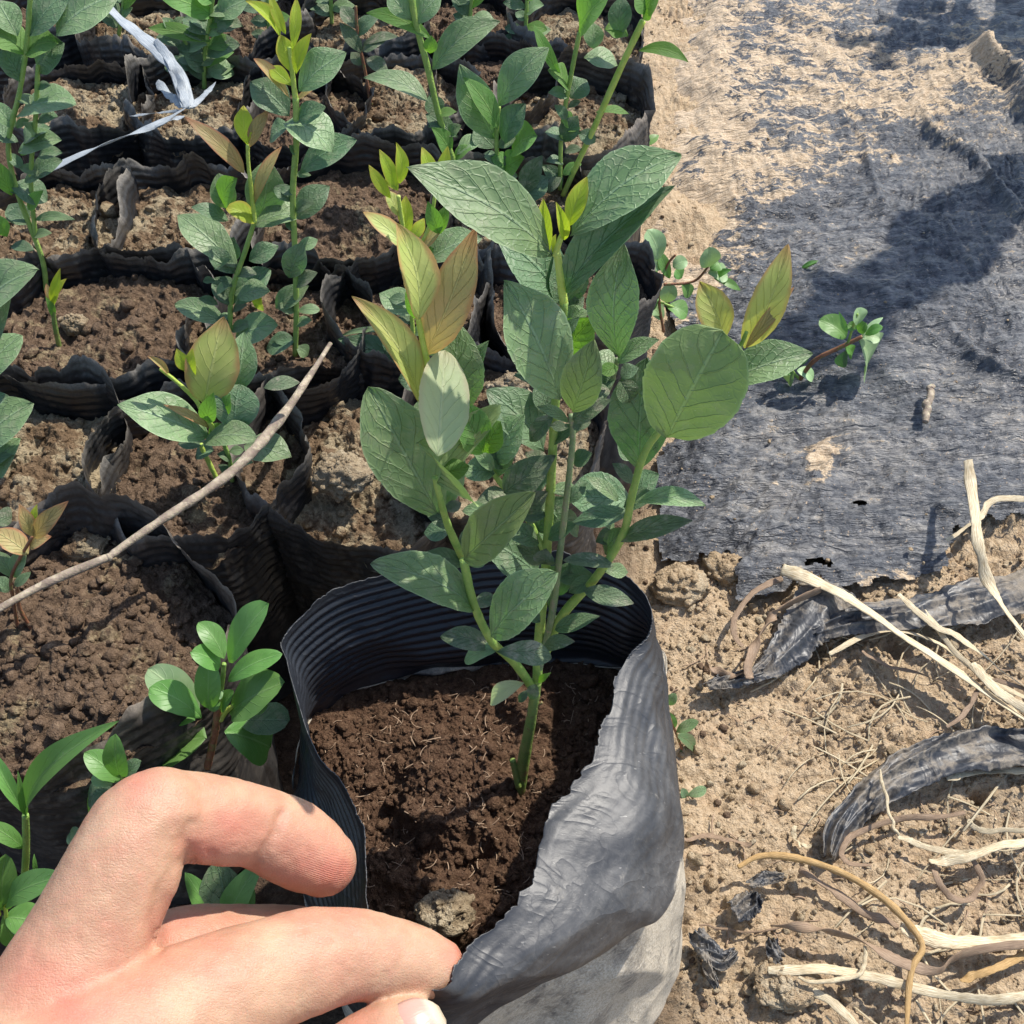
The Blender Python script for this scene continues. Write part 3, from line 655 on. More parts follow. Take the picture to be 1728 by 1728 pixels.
# ragged rim: pull the first rows down by noise
jag = (.0009 * (vnoise(TT * 2.2, 0, 0, 71) + .40 * vnoise(TT * 6, 0, 0, 72) + .30 * vnoise(TT * 21, 0, 0, 73))) * (1 + .8 * np.interp(TT, idx, front))
dn = unit_v = (W[:, 12] - W[:, 0]); dn = dn / np.linalg.norm(dn, axis=1)[:, None]
W = W + dn[:, None, :] * (jag * np.exp(-SS / .05))[..., None]
du = np.roll(W, -1, 0) - np.roll(W, 1, 0); dv = np.gradient(W, axis=1); N = np.cross(du, dv); N /= np.maximum(1e-12, np.linalg.norm(N, axis=2))[..., None]
fr_t = np.interp(TT, np.append(idx, nS), np.append(front, front[0]))
back = 1 - fr_t
ribs = np.sin(2 * np.pi * arc / .0027 + .9 * vnoise(TT * .35, 0, 0, 80))
ribfr = np.clip(1 - np.abs(TT - 8.5) / 6.3, 0, 1) ** .35
amp_r = (.00027 * (1 - ribfr) + .00001) * sstep(.0008, .004, arc) * (1 - sstep(1.6, 2.0, SS))
crum = .0020 * ridged(TT * .42 + arc * 12, arc * 22 + TT * .15, 0, 82, 2) * (.12 + .88 * fr_t) * sstep(0, .004, arc) + .0003 * fbm(TT * 1.5, arc * 70, 0, 84, 2)
gath = .00026 * ridged(arc * 80 + .30 * TT, TT * .18, 0, 86, 1) * fr_t * sstep(0, .003, arc) * (1 - sstep(.7, 1.3, SS))     # gathers running along the torn edge
low = .0022 * fbm(TT * .8, SS * 1.2, 0, 88, 2) * sstep(.3, 1.2, SS)
calm = 1 - .0
W = W + N * (ribs * amp_r + crum * .8 + gath + low)[..., None]
lower = sstep(1.95, 2.25, SS - .35 * (1 - fr_t) + .25 * fbm(TT * 2, SS, 0, 93, 3))
dust = (.50 + .45 * fbm(TT * 1.6, SS * 5, 0, 91, 4)) * np.maximum(fr_t, lower) * sstep(.0, .15, SS) + .25 * lower
dust = np.maximum(dust, 0) + .35 * np.exp(-SS / .012)
mudd = lower * (.78 + .5 * fbm(TT * 1.4, SS * 2.5, 0, 90, 4)) + .5 * np.maximum(0, fbm(TT * 2.5, SS * 9, 0, 94, 4) - .15) * fr_t
big = thing("grow_bag", "wide open black grow bag in front, its torn edge pinched by fingers", "grow bag", None, (float(BC[0]), float(BC[1]), 0))
V = localise(W.reshape(-1, 3), big)
wall = link("film_wall", new_mesh("openbagwall", V, grid_faces(nt, nv, True), {'dust': np.clip(dust, 0, 1).ravel(), 'mudd': np.clip(mudd, 0, 1).ravel()}), M['bag_main'], big)
so_m = wall.modifiers.new("thickness", 'SOLIDIFY'); so_m.thickness = .00022; so_m.offset = 0
SOILZ = .071
sb = []
for k_, p in enumerate(ringS):
    d = p[:2] - BC; L = np.linalg.norm(d); sb.append(BC + d / L * (L - (-.0006 + .0046 * front[k_])))
sb = np.array(sb) - BC
cl = [(PZ(770, 1330, SOILZ + .006)[:2] - BC), (PZ(700, 1440, SOILZ + .004)[:2] - BC), (PZ(760, 1520, SOILZ + .008)[:2] - BC), (PZ(640, 1500, SOILZ + .004)[:2] - BC), (PZ(900, 1190, SOILZ)[:2] - BC)]
V, F = soil_mesh((0, 0), sb, SOILZ - .0018, .0038, 201, nr=230, nt=460, lumps=2600, lump=.0011, dome=.001, hf=1.2,
                 clods=[(cl[0][0], cl[0][1], .019, .0085), (cl[1][0], cl[1][1], .013, .003), (cl[2][0], cl[2][1], .010, .004), (cl[3][0], cl[3][1], .013, .005), (cl[4][0], cl[4][1], .010, .005)])
link("potting_soil", new_mesh("openbagsoil", V, F), M['peat'], big)
rsf = np.random.RandomState(8); nf = 420
fa_ = rsf.uniform(0, 2 * np.pi, nf); fq = np.sqrt(rsf.uniform(0, .8, nf)); sbC = catmull(sb, 360, True)
FC = sbC[(fa_ / (2 * np.pi) * 360).astype(int) % 360] * fq[:, None]
sv = V[:460 * 230]; 
zi = np.array([sv[np.argmin((sv[::7, 0] - q[0]) ** 2 + (sv[::7, 1] - q[1]) ** 2) * 7, 2] for q in FC])
V2, F2 = fibres_np(np.column_stack([FC, zi + .0006]), rsf.uniform(.0012, .0042, nf), .00013, 3)
link("root_fibres", new_mesh("fibres", V2, F2), M['straw_brown'], big)
# clods lying on soils
def clod(px, py, z, r, label, mat='clod', sq=.7, seed=0, name="soil_clod"):
    n = 48; u = np.linspace(0, 2 * np.pi, n, endpoint=False); v = np.linspace(.03, np.pi - .03, 30)
    U, Vv = np.meshgrid(u, v, indexing='ij'); x, y, zz = np.cos(U) * np.sin(Vv), np.sin(U) * np.sin(Vv), np.cos(Vv)
    f = 1 + .40 * fbm(x * 1.6 + seed, y * 1.6, zz * 1.6, seed, 3) + .16 * ridged(x * 4, y * 4, zz * 4 + seed, seed, 3) + .10 * fbm(x * 12, y * 12, zz * 12 + seed, seed, 2)
    c = PZ(px, py, z)
    V = np.stack([x * f * r, y * f * r * .8, zz * f * r * sq], -1).reshape(-1, 3)
    rs = np.random.RandomState(seed); q = V[rs.randint(0, len(V), 90)]
    V2, F2 = crumbs_np(q, np.clip(r * .09 * rs.lognormal(0, .4, 90), 0, r * .25), seed)
    Vj, Fj = join_np([(V, grid_faces(n, 30, True)), (V2, F2)])
    o = link(name, new_mesh("clod", Vj, Fj), M[mat], label=label, category="soil clod"); o.location = c.tolist()
clod(752, 1540, SOILZ + .010, .0062, "pale crusty clod inside the open bag beside the lower fingertip", seed=3)
clod(578, 800, .092, .0085, "pale yellowish crumbly clod in the shaded bag behind the open bag", seed=7)
clod(860, 655, .088, .0065, "pale clod seen through the leaves of the tall seedling", seed=9)
clod(128, 548, .088, .0050, "mossy clod beside the bare sprout at the left", seed=12)
clod(145, 925, .085, .0065, "brown clod under the red tipped seedling at the left edge", 'peat_moss', seed=14)
clod(1330, 1660, .004, .009, "lump of sandy earth with black film scraps on it", 'sand', .35, seed=22)
clod(1225, 960, .004, .009, "rounded lump of earth at the torn end of the mulch film", 'sand', .6, seed=25)
clod(1150, 985, .006, .010, "lump of earth right behind the open bag rim", 'sand', .5, seed=27)

# ------------------------------------------------------------------ plants
LR = random.Random(11)
def plane_point(px, py, Y0, z0, lean):
    p = PY(px, py, Y0)
    for _ in range(3): p = PY(px, py, Y0 + lean * (p[2] - z0))
    return p
def leaf_np(B, T, wpx, roll=0.0, bend=.12, fold=.10, nu=22, nv=9, seed=0, upmix=None, blunt=0.0, curl=0.0, pucker=1.0, jag=0.0):
    B = np.asarray(B, float); T = np.asarray(T, float)
    ax = T - B; L = np.linalg.norm(ax); a = ax / L
    mid = (B + T) / 2; toc = unit(CAM - mid)
    rr = random.Random(seed)
    um = rr.uniform(.35, .9) if upmix is None else upmix
    n = um * np.array([0, 0, 1.0]) + (1.05 - um) * toc + np.array([rr.uniform(-.18, .18), rr.uniform(-.15, .15), 0])
    n = unit(n - a * np.dot(n, a))
    if np.dot(n, toc) < .25: n = unit(n + toc * .6 - a * np.dot(n + toc * .6, a))
    s = np.cross(a, n)
    c, sn = math.cos(roll), math.sin(roll); s, n = s * c + n * sn, n * c - s * sn
    vd = unit(mid - CAM); aimg = unit(a - vd * np.dot(a, vd)); simg = s - vd * np.dot(s, vd)
    fac = max(.5, np.linalg.norm(simg - aimg * np.dot(simg, aimg)))
    w = wpx * depth(mid) / FPX / fac
    u = np.linspace(0, 1, nu); v = np.linspace(-1, 1, nv)
    peak = .50 + rr.uniform(-.06, .06) + .12 * blunt
    q = u ** (math.log(.5) / math.log(peak))
    prof = np.sin(np.pi * np.clip(q, 0, 1)) ** (.76 - .33 * blunt)
    prof = prof * (1 - .18 * (1 - blunt) * sstep(.72, 1, u)); prof[0] = max(prof[0], .035); prof[-1] = .012
    prof = prof * sstep(-.06, .07, u)
    U, Vv = np.meshgrid(u, v, indexing='ij')
    wd = prof[:, None] * (1 + .02 * vnoise(U * 8, Vv * 0, seed) + jag * vnoise(U * 45, np.sign(Vv), seed, 4))
    across = w / 2 * wd * Vv
    off = bend * L * (4 * U * (1 - U)) * 1.0 - curl * L * U ** 2.4
    foldh = fold * w * np.abs(Vv) ** 1.25 * wd
    pk = pucker * w * .016 * np.abs(np.sin(math.pi * (U * 6.3 - np.abs(Vv) * 2.3 + (Vv > 0) * .43))) * (1 - np.abs(Vv) ** 3) * sstep(0, .12, np.abs(Vv))
    wave = w * .05 * vnoise(U * 3.3, Vv * 1.2 + np.sign(Vv) * 4, seed, 6) * np.abs(Vv) + .035 * L * vnoise(U * 1.6, Vv * 0 + seed * 2.1, 0, 8) * U
    P = B + a * (U * L)[..., None] + s * across[..., None] + n * (off + foldh + pk + wave)[..., None]
    side_bow = .05 * L * rr.uniform(-1, 1); P = P + s * (side_bow * 4 * U * (1 - U))[..., None]
    uv = np.stack([U, .5 + .5 * Vv], -1).reshape(-1, 2)
    return P.reshape(-1, 3), grid_faces(nu, nv), uv
_ln = [0]
def add_leaf(root, B, T, wpx, kind, **kw):
    _ln[0] += 1
    V, F, uv = leaf_np(B, T, wpx, seed=_ln[0] * 7 + 3, **kw)
    nm = {'Y': 'young_leaf', 'R': 'young_leaf', 'O': 'young_leaf'}.get(kind, 'leaf')
    return link(nm, new_mesh(nm, localise(V, root), F, None, uv), M[kind], root)

def plant(name, label, cat, basepx, z0, stems, leaves, lean=.17, group=None, hi=False, auto=None, dyscale=1.0, Y0=None):
    b = PZ(basepx[0], basepx[1], z0)
    if Y0 is not None: b = PY(basepx[0], basepx[1], Y0)
    Yb = b[1]
    root = thing(name, label, cat, group, tuple(float(c) for c in b))
    rng = random.Random(int(basepx[0] * 7 + basepx[1]))
    def pp(px, py, off=0.0): return plane_point(px, py, Yb + off, b[2], lean)
    for st in stems:
        pts, w0, w1, mat = st[:4]; off = st[4] if len(st) > 4 else 0.0
        n = max(8, int(len(pts) * 7))
        pv = []
        for i, p in enumerate(pts):
            o = off * min(1.0, i / max(1, len(pts) - 1) * 2) if not isinstance(off, list) else off[i]
            pv.append(pp(p[0], p[1], o))
        path = catmull(pv, n); d = np.array([depth(p) for p in path])
        R = np.linspace(w0, w1, n) / 2 * d / FPX
        R = R * (1 + .07 * vnoise(np.arange(n) * .9, basepx[0]))
        V, F = tube_np(path, R, 10, 1.0, up=(0, 1, .1))
        link("stem", new_mesh("stem", localise(V, root), F), M[mat], root)
    for lf in leaves:
        bx, by, tx, ty, w, kind = lf[:6]
        opt = dict(lf[6]) if len(lf) > 6 else {}
        off = opt.pop('off', 0.0)
        Lpx = math.hypot(tx - bx, ty - by)
        B = pp(bx, by, off); Lw = Lpx * depth(B) / FPX
        dfl = rng.uniform(-.3, .3) + (.22 if by - ty > .5 * Lpx else 0) * (-1 if kind in 'UV' else 1)
        dy = opt.pop('dy', dfl * dyscale) * Lw
        T = pp(tx, ty, off + dy)
        if kind in 'PQ' and opt.get('blunt', 0) > .5: w = w * 1.2
        if hi: opt.setdefault('nu', 44); opt.setdefault('nv', 21); opt.setdefault('jag', .018)
        add_leaf(root, B, T, w, kind, **opt)
    if auto:
        for (x0, y0, x1, y1, n, size, kinds) in auto:
            for i in range(n):
                t = (i + .3) / n; bx = x0 + (x1 - x0) * t; by = y0 + (y1 - y0) * t
                side = 1 if i % 2 else -1; a = math.radians(rng.uniform(5, 55)); L = size * rng.uniform(.65, 1.15) * (1 - .3 * t)
                tx = bx + side * L * math.cos(a); ty = by - L * math.sin(a) + (12 if rng.random() < .3 else 0)
                B = pp(bx, by); T = pp(tx, ty, rng.uniform(-.4, .4) * L * depth(B) / FPX)
                add_leaf(root, B, T, L * rng.uniform(.42, .58), kinds[i % len(kinds)], nu=14, nv=7)
    return root

G = "young leafy seedlings growing in the nursery bags"
# ---- the tall seedling in the open bag
MAIN_STEMS = [
 ([(876, 1335), (885, 1275), (896, 1215), (906, 1150)], 22, 17, 'stem_base'),
 ([(906, 1155), (912, 1050), (922, 940), (930, 810), (936, 700), (944, 600), (952, 510)], 17, 14, 'stem'),
 ([(952, 515), (946, 470), (940, 425)], 15, 13, 'stem_lime'),
 ([(936, 432), (945, 405), (957, 375)], 11, 9, 'stem_lime'),
 ([(908, 1135), (930, 1045), (944, 940), (955, 850), (966, 745), (964, 700)], 13, 10, 'stem_dusty', -.004),
 ([(918, 1110), (948, 1040), (1005, 975), (1050, 905), (1068, 830), (1090, 760), (1135, 700), (1150, 670)], 16, 12, 'stem', -.006),
 ([(905, 1170), (868, 1118), (830, 1082), (800, 1020), (782, 945)], 15, 15, 'stem', -.008),
 ([(782, 945), (758, 892), (745, 850), (734, 805)], 14, 11, 'stem', -.008),
 ([(745, 700), (722, 615), (705, 535)], 12, 10, 'stem_lime', -.002),
 ([(745, 760), (742, 730), (738, 690)], 9, 9, 'stem', -.002),
 ([(918, 930), (885, 866), (838, 806), (815, 762)], 12, 9, 'stem', .003),
 ([(865, 1282), (875, 1328)], 11, 11, 'stem_base', -.002),
 ([(968, 730), (1005, 690), (1030, 650), (1042, 605)], 9, 9, 'stem_dusty', .004),
 ([(1215, 610), (1245, 590), (1260, 560)], 9, 7, 'stem', .004),
 ([(1150, 680), (1200, 640), (1250, 595)], 11, 9, 'stem', .006),
 ([(890, 1200), (915, 1185)], 6, 5, 'stem_red'),
]
o = dict
MAIN_LEAVES = [
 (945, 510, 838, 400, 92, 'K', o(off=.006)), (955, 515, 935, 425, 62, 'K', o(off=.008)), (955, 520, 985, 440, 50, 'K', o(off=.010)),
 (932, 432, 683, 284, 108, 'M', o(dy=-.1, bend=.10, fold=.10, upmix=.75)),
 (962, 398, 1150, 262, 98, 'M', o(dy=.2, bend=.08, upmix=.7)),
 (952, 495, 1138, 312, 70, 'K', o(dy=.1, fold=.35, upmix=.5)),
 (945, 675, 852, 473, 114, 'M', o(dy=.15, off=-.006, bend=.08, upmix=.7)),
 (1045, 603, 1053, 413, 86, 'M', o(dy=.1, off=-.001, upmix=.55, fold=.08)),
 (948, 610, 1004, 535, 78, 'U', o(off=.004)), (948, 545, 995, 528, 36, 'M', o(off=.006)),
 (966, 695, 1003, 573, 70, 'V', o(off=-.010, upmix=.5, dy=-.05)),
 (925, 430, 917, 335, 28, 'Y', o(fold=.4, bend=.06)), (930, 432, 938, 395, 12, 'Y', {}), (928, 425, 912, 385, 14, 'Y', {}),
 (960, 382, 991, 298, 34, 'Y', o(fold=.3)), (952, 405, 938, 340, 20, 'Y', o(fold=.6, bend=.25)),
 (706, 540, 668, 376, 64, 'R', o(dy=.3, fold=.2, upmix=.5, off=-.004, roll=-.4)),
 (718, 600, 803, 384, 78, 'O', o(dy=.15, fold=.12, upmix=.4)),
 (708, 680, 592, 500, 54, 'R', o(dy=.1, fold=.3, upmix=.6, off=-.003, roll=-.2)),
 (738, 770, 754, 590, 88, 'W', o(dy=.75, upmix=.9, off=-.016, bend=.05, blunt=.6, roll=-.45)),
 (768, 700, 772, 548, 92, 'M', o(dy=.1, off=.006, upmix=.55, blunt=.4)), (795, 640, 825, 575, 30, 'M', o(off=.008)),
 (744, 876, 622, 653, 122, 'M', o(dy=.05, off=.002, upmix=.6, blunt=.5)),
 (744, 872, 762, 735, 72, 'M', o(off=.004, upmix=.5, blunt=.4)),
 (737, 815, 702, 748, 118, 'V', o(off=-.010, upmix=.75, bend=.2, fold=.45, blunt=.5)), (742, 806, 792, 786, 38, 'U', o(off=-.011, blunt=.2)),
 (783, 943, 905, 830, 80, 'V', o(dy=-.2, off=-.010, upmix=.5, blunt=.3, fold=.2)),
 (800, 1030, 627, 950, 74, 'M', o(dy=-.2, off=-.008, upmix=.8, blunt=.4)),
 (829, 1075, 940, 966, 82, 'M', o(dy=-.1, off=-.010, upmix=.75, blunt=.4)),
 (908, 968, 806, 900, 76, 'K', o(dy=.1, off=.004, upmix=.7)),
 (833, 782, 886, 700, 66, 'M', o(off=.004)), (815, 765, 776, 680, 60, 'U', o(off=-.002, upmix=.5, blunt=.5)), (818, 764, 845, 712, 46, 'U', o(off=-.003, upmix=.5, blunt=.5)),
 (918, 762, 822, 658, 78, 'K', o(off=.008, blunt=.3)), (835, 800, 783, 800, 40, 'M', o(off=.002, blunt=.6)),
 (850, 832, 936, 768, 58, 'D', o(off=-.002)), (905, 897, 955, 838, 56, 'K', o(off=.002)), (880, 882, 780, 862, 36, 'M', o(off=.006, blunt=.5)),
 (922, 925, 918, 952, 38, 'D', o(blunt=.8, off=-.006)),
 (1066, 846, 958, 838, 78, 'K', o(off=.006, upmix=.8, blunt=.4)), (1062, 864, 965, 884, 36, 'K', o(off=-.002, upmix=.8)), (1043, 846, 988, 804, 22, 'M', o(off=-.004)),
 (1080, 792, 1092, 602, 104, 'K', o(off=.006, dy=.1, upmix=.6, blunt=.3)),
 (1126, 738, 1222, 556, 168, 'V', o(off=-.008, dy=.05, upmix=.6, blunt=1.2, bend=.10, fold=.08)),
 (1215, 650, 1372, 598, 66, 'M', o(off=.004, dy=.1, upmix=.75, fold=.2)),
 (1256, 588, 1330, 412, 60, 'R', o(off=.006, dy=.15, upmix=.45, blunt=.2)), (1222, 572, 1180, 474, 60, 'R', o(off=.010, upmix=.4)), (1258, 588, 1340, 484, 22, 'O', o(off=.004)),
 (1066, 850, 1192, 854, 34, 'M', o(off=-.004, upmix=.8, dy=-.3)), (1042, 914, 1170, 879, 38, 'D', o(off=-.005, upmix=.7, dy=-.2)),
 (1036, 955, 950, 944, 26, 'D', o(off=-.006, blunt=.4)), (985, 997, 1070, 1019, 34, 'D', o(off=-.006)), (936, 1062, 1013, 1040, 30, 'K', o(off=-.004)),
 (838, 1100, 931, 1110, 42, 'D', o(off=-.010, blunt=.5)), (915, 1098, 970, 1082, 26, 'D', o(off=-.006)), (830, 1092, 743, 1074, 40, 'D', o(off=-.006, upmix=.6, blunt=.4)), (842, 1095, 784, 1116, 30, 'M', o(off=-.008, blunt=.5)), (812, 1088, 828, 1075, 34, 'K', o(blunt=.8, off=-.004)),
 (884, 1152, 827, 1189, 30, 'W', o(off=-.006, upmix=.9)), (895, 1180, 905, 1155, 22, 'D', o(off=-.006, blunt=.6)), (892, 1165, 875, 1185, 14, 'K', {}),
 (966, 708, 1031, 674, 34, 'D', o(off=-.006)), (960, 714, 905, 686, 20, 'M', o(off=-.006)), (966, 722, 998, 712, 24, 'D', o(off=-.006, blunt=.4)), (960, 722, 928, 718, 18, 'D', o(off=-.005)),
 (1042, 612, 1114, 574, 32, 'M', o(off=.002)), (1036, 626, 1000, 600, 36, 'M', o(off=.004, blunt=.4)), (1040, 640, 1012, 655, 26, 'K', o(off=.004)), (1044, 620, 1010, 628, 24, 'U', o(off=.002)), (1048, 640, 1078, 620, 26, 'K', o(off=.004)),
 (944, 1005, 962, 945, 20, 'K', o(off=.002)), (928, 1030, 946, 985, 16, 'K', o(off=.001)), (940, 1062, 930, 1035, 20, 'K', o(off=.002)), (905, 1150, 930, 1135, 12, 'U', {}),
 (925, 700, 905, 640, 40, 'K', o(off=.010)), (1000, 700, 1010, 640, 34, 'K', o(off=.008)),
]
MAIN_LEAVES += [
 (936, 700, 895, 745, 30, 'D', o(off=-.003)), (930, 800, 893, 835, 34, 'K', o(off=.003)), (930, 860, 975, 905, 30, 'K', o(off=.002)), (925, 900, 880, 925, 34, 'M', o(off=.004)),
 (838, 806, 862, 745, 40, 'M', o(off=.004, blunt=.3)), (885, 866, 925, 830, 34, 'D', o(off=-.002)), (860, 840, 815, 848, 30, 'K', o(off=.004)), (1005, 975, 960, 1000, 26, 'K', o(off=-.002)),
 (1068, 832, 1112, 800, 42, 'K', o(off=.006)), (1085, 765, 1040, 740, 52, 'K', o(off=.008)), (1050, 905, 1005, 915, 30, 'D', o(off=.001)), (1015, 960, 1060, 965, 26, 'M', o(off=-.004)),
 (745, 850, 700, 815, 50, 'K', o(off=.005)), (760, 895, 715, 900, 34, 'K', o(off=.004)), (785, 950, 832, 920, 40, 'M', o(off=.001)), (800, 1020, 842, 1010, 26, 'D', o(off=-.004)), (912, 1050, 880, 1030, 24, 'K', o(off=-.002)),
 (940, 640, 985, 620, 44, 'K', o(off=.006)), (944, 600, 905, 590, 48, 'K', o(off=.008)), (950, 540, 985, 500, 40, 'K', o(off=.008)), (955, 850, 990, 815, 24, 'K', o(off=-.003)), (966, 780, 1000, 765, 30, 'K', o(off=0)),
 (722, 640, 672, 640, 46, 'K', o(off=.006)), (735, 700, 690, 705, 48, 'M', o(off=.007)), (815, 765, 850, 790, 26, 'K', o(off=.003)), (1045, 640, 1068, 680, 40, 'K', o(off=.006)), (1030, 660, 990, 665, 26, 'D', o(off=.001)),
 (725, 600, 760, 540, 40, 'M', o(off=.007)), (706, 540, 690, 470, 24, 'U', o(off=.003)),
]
plant("blueberry_seedling", "tall leafy seedling with several green stems in the open bag in front", "plant", (876, 1335), SOILZ + .001, MAIN_STEMS, MAIN_LEAVES, lean=.17, group=G, hi=True,
 auto=[(790, 960, 742, 840, 4, 70, 'KD'), (912, 1040, 934, 720, 8, 74, 'KMDK'), (1000, 985, 1080, 790, 5, 74, 'KDM'), (915, 925, 820, 770, 5, 78, 'KMD'), (940, 680, 950, 520, 5, 84, 'KMK')])

# ---- seedlings behind and to the left
S = 'stem'; L_ = 'stem_lime'
plant("blueberry_seedling", "short seedling with one broad reddish leaf upright above the dry twig", "plant", (392, 812), .088,
 [([(392, 812), (386, 770), (370, 735)], 8, 7, S), ([(366, 808), (345, 765), (338, 748)], 9, 8, L_), ([(370, 740), (345, 700), (330, 675), (305, 650), (270, 622)], 9, 6, L_), ([(340, 690), (350, 665)], 7, 6, L_)],
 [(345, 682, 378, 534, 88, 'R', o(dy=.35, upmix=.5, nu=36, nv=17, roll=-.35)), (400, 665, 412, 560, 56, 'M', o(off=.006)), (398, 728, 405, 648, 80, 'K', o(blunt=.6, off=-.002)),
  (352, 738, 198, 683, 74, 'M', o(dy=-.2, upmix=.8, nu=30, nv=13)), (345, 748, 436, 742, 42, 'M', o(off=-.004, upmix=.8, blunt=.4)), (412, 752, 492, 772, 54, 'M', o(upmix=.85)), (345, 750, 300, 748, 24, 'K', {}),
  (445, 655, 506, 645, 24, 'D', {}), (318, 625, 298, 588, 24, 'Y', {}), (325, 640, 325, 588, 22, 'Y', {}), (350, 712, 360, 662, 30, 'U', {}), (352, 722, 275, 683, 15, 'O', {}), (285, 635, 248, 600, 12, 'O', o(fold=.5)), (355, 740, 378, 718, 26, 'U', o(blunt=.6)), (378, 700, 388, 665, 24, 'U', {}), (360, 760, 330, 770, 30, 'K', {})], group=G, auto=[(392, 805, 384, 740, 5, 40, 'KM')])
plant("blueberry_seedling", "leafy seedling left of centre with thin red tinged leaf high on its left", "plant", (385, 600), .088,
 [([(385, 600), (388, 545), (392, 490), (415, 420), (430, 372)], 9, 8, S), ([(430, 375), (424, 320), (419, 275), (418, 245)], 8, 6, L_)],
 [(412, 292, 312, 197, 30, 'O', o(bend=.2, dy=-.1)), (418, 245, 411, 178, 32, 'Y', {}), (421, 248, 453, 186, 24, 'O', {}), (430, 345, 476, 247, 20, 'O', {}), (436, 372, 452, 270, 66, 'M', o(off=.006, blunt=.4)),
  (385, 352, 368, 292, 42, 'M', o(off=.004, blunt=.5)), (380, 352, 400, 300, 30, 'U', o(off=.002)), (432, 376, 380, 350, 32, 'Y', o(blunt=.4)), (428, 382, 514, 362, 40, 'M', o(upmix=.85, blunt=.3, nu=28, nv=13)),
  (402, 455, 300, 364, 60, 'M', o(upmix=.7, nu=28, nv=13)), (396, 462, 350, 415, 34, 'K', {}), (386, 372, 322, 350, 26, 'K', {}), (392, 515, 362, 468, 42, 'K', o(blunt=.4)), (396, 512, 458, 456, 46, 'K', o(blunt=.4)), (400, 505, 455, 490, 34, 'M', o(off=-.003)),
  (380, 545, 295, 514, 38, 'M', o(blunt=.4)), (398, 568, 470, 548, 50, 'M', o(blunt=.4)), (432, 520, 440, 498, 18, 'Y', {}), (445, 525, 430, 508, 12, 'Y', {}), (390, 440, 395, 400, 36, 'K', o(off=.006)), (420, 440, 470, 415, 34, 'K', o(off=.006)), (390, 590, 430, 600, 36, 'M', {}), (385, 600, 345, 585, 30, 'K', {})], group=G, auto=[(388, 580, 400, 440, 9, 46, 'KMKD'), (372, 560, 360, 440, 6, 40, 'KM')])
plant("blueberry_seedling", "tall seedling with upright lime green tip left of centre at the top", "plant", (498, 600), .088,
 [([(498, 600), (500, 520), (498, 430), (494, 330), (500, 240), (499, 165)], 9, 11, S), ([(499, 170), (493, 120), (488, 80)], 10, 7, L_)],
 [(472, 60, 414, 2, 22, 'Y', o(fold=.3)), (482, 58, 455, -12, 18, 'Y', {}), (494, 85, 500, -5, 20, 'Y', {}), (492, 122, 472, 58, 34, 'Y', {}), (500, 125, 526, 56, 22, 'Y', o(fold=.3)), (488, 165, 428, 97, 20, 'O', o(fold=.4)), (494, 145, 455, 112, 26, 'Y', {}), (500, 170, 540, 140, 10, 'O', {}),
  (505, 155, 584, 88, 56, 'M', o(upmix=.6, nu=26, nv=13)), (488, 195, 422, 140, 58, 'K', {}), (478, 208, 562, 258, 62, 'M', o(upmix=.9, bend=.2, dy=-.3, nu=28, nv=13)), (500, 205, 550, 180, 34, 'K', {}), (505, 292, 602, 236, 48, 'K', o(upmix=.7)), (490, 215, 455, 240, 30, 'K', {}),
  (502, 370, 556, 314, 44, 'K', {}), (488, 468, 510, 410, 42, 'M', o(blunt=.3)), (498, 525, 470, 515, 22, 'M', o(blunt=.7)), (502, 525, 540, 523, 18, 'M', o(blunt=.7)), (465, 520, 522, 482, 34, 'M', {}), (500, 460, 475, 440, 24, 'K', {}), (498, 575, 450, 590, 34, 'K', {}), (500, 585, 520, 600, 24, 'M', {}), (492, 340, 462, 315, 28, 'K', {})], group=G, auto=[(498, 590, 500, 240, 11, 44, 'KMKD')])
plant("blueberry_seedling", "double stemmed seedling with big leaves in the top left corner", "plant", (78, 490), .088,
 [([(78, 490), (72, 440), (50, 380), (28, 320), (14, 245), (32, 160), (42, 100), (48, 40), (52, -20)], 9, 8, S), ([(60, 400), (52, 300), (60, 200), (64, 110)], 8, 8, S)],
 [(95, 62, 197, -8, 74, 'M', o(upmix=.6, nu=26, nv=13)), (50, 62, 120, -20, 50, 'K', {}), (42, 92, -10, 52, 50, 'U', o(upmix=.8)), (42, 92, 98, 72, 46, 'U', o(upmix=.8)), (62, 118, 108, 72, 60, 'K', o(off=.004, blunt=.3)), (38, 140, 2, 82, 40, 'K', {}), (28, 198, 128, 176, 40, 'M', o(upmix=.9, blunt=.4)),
  (32, 258, 104, 236, 34, 'M', o(upmix=.8)), (18, 312, 80, 340, 44, 'K', o(upmix=.7, blunt=.4)), (58, 372, 126, 370, 16, 'M', {}), (25, 215, -10, 170, 30, 'M', {}), (30, 62, -5, 0, 50, 'M', {}), (20, 240, -15, 215, 34, 'K', {}), (20, 330, -10, 268, 30, 'U', {}), (40, 245, 85, 215, 30, 'K', {}), (45, 380, 15, 345, 40, 'K', o(off=.004)), (58, 300, 105, 270, 30, 'K', {}), (12, 400, -12, 360, 30, 'U', {})], group=G, auto=[(60, 430, 25, 200, 10, 52, 'KMKU'), (66, 300, 62, 130, 6, 46, 'MK')])
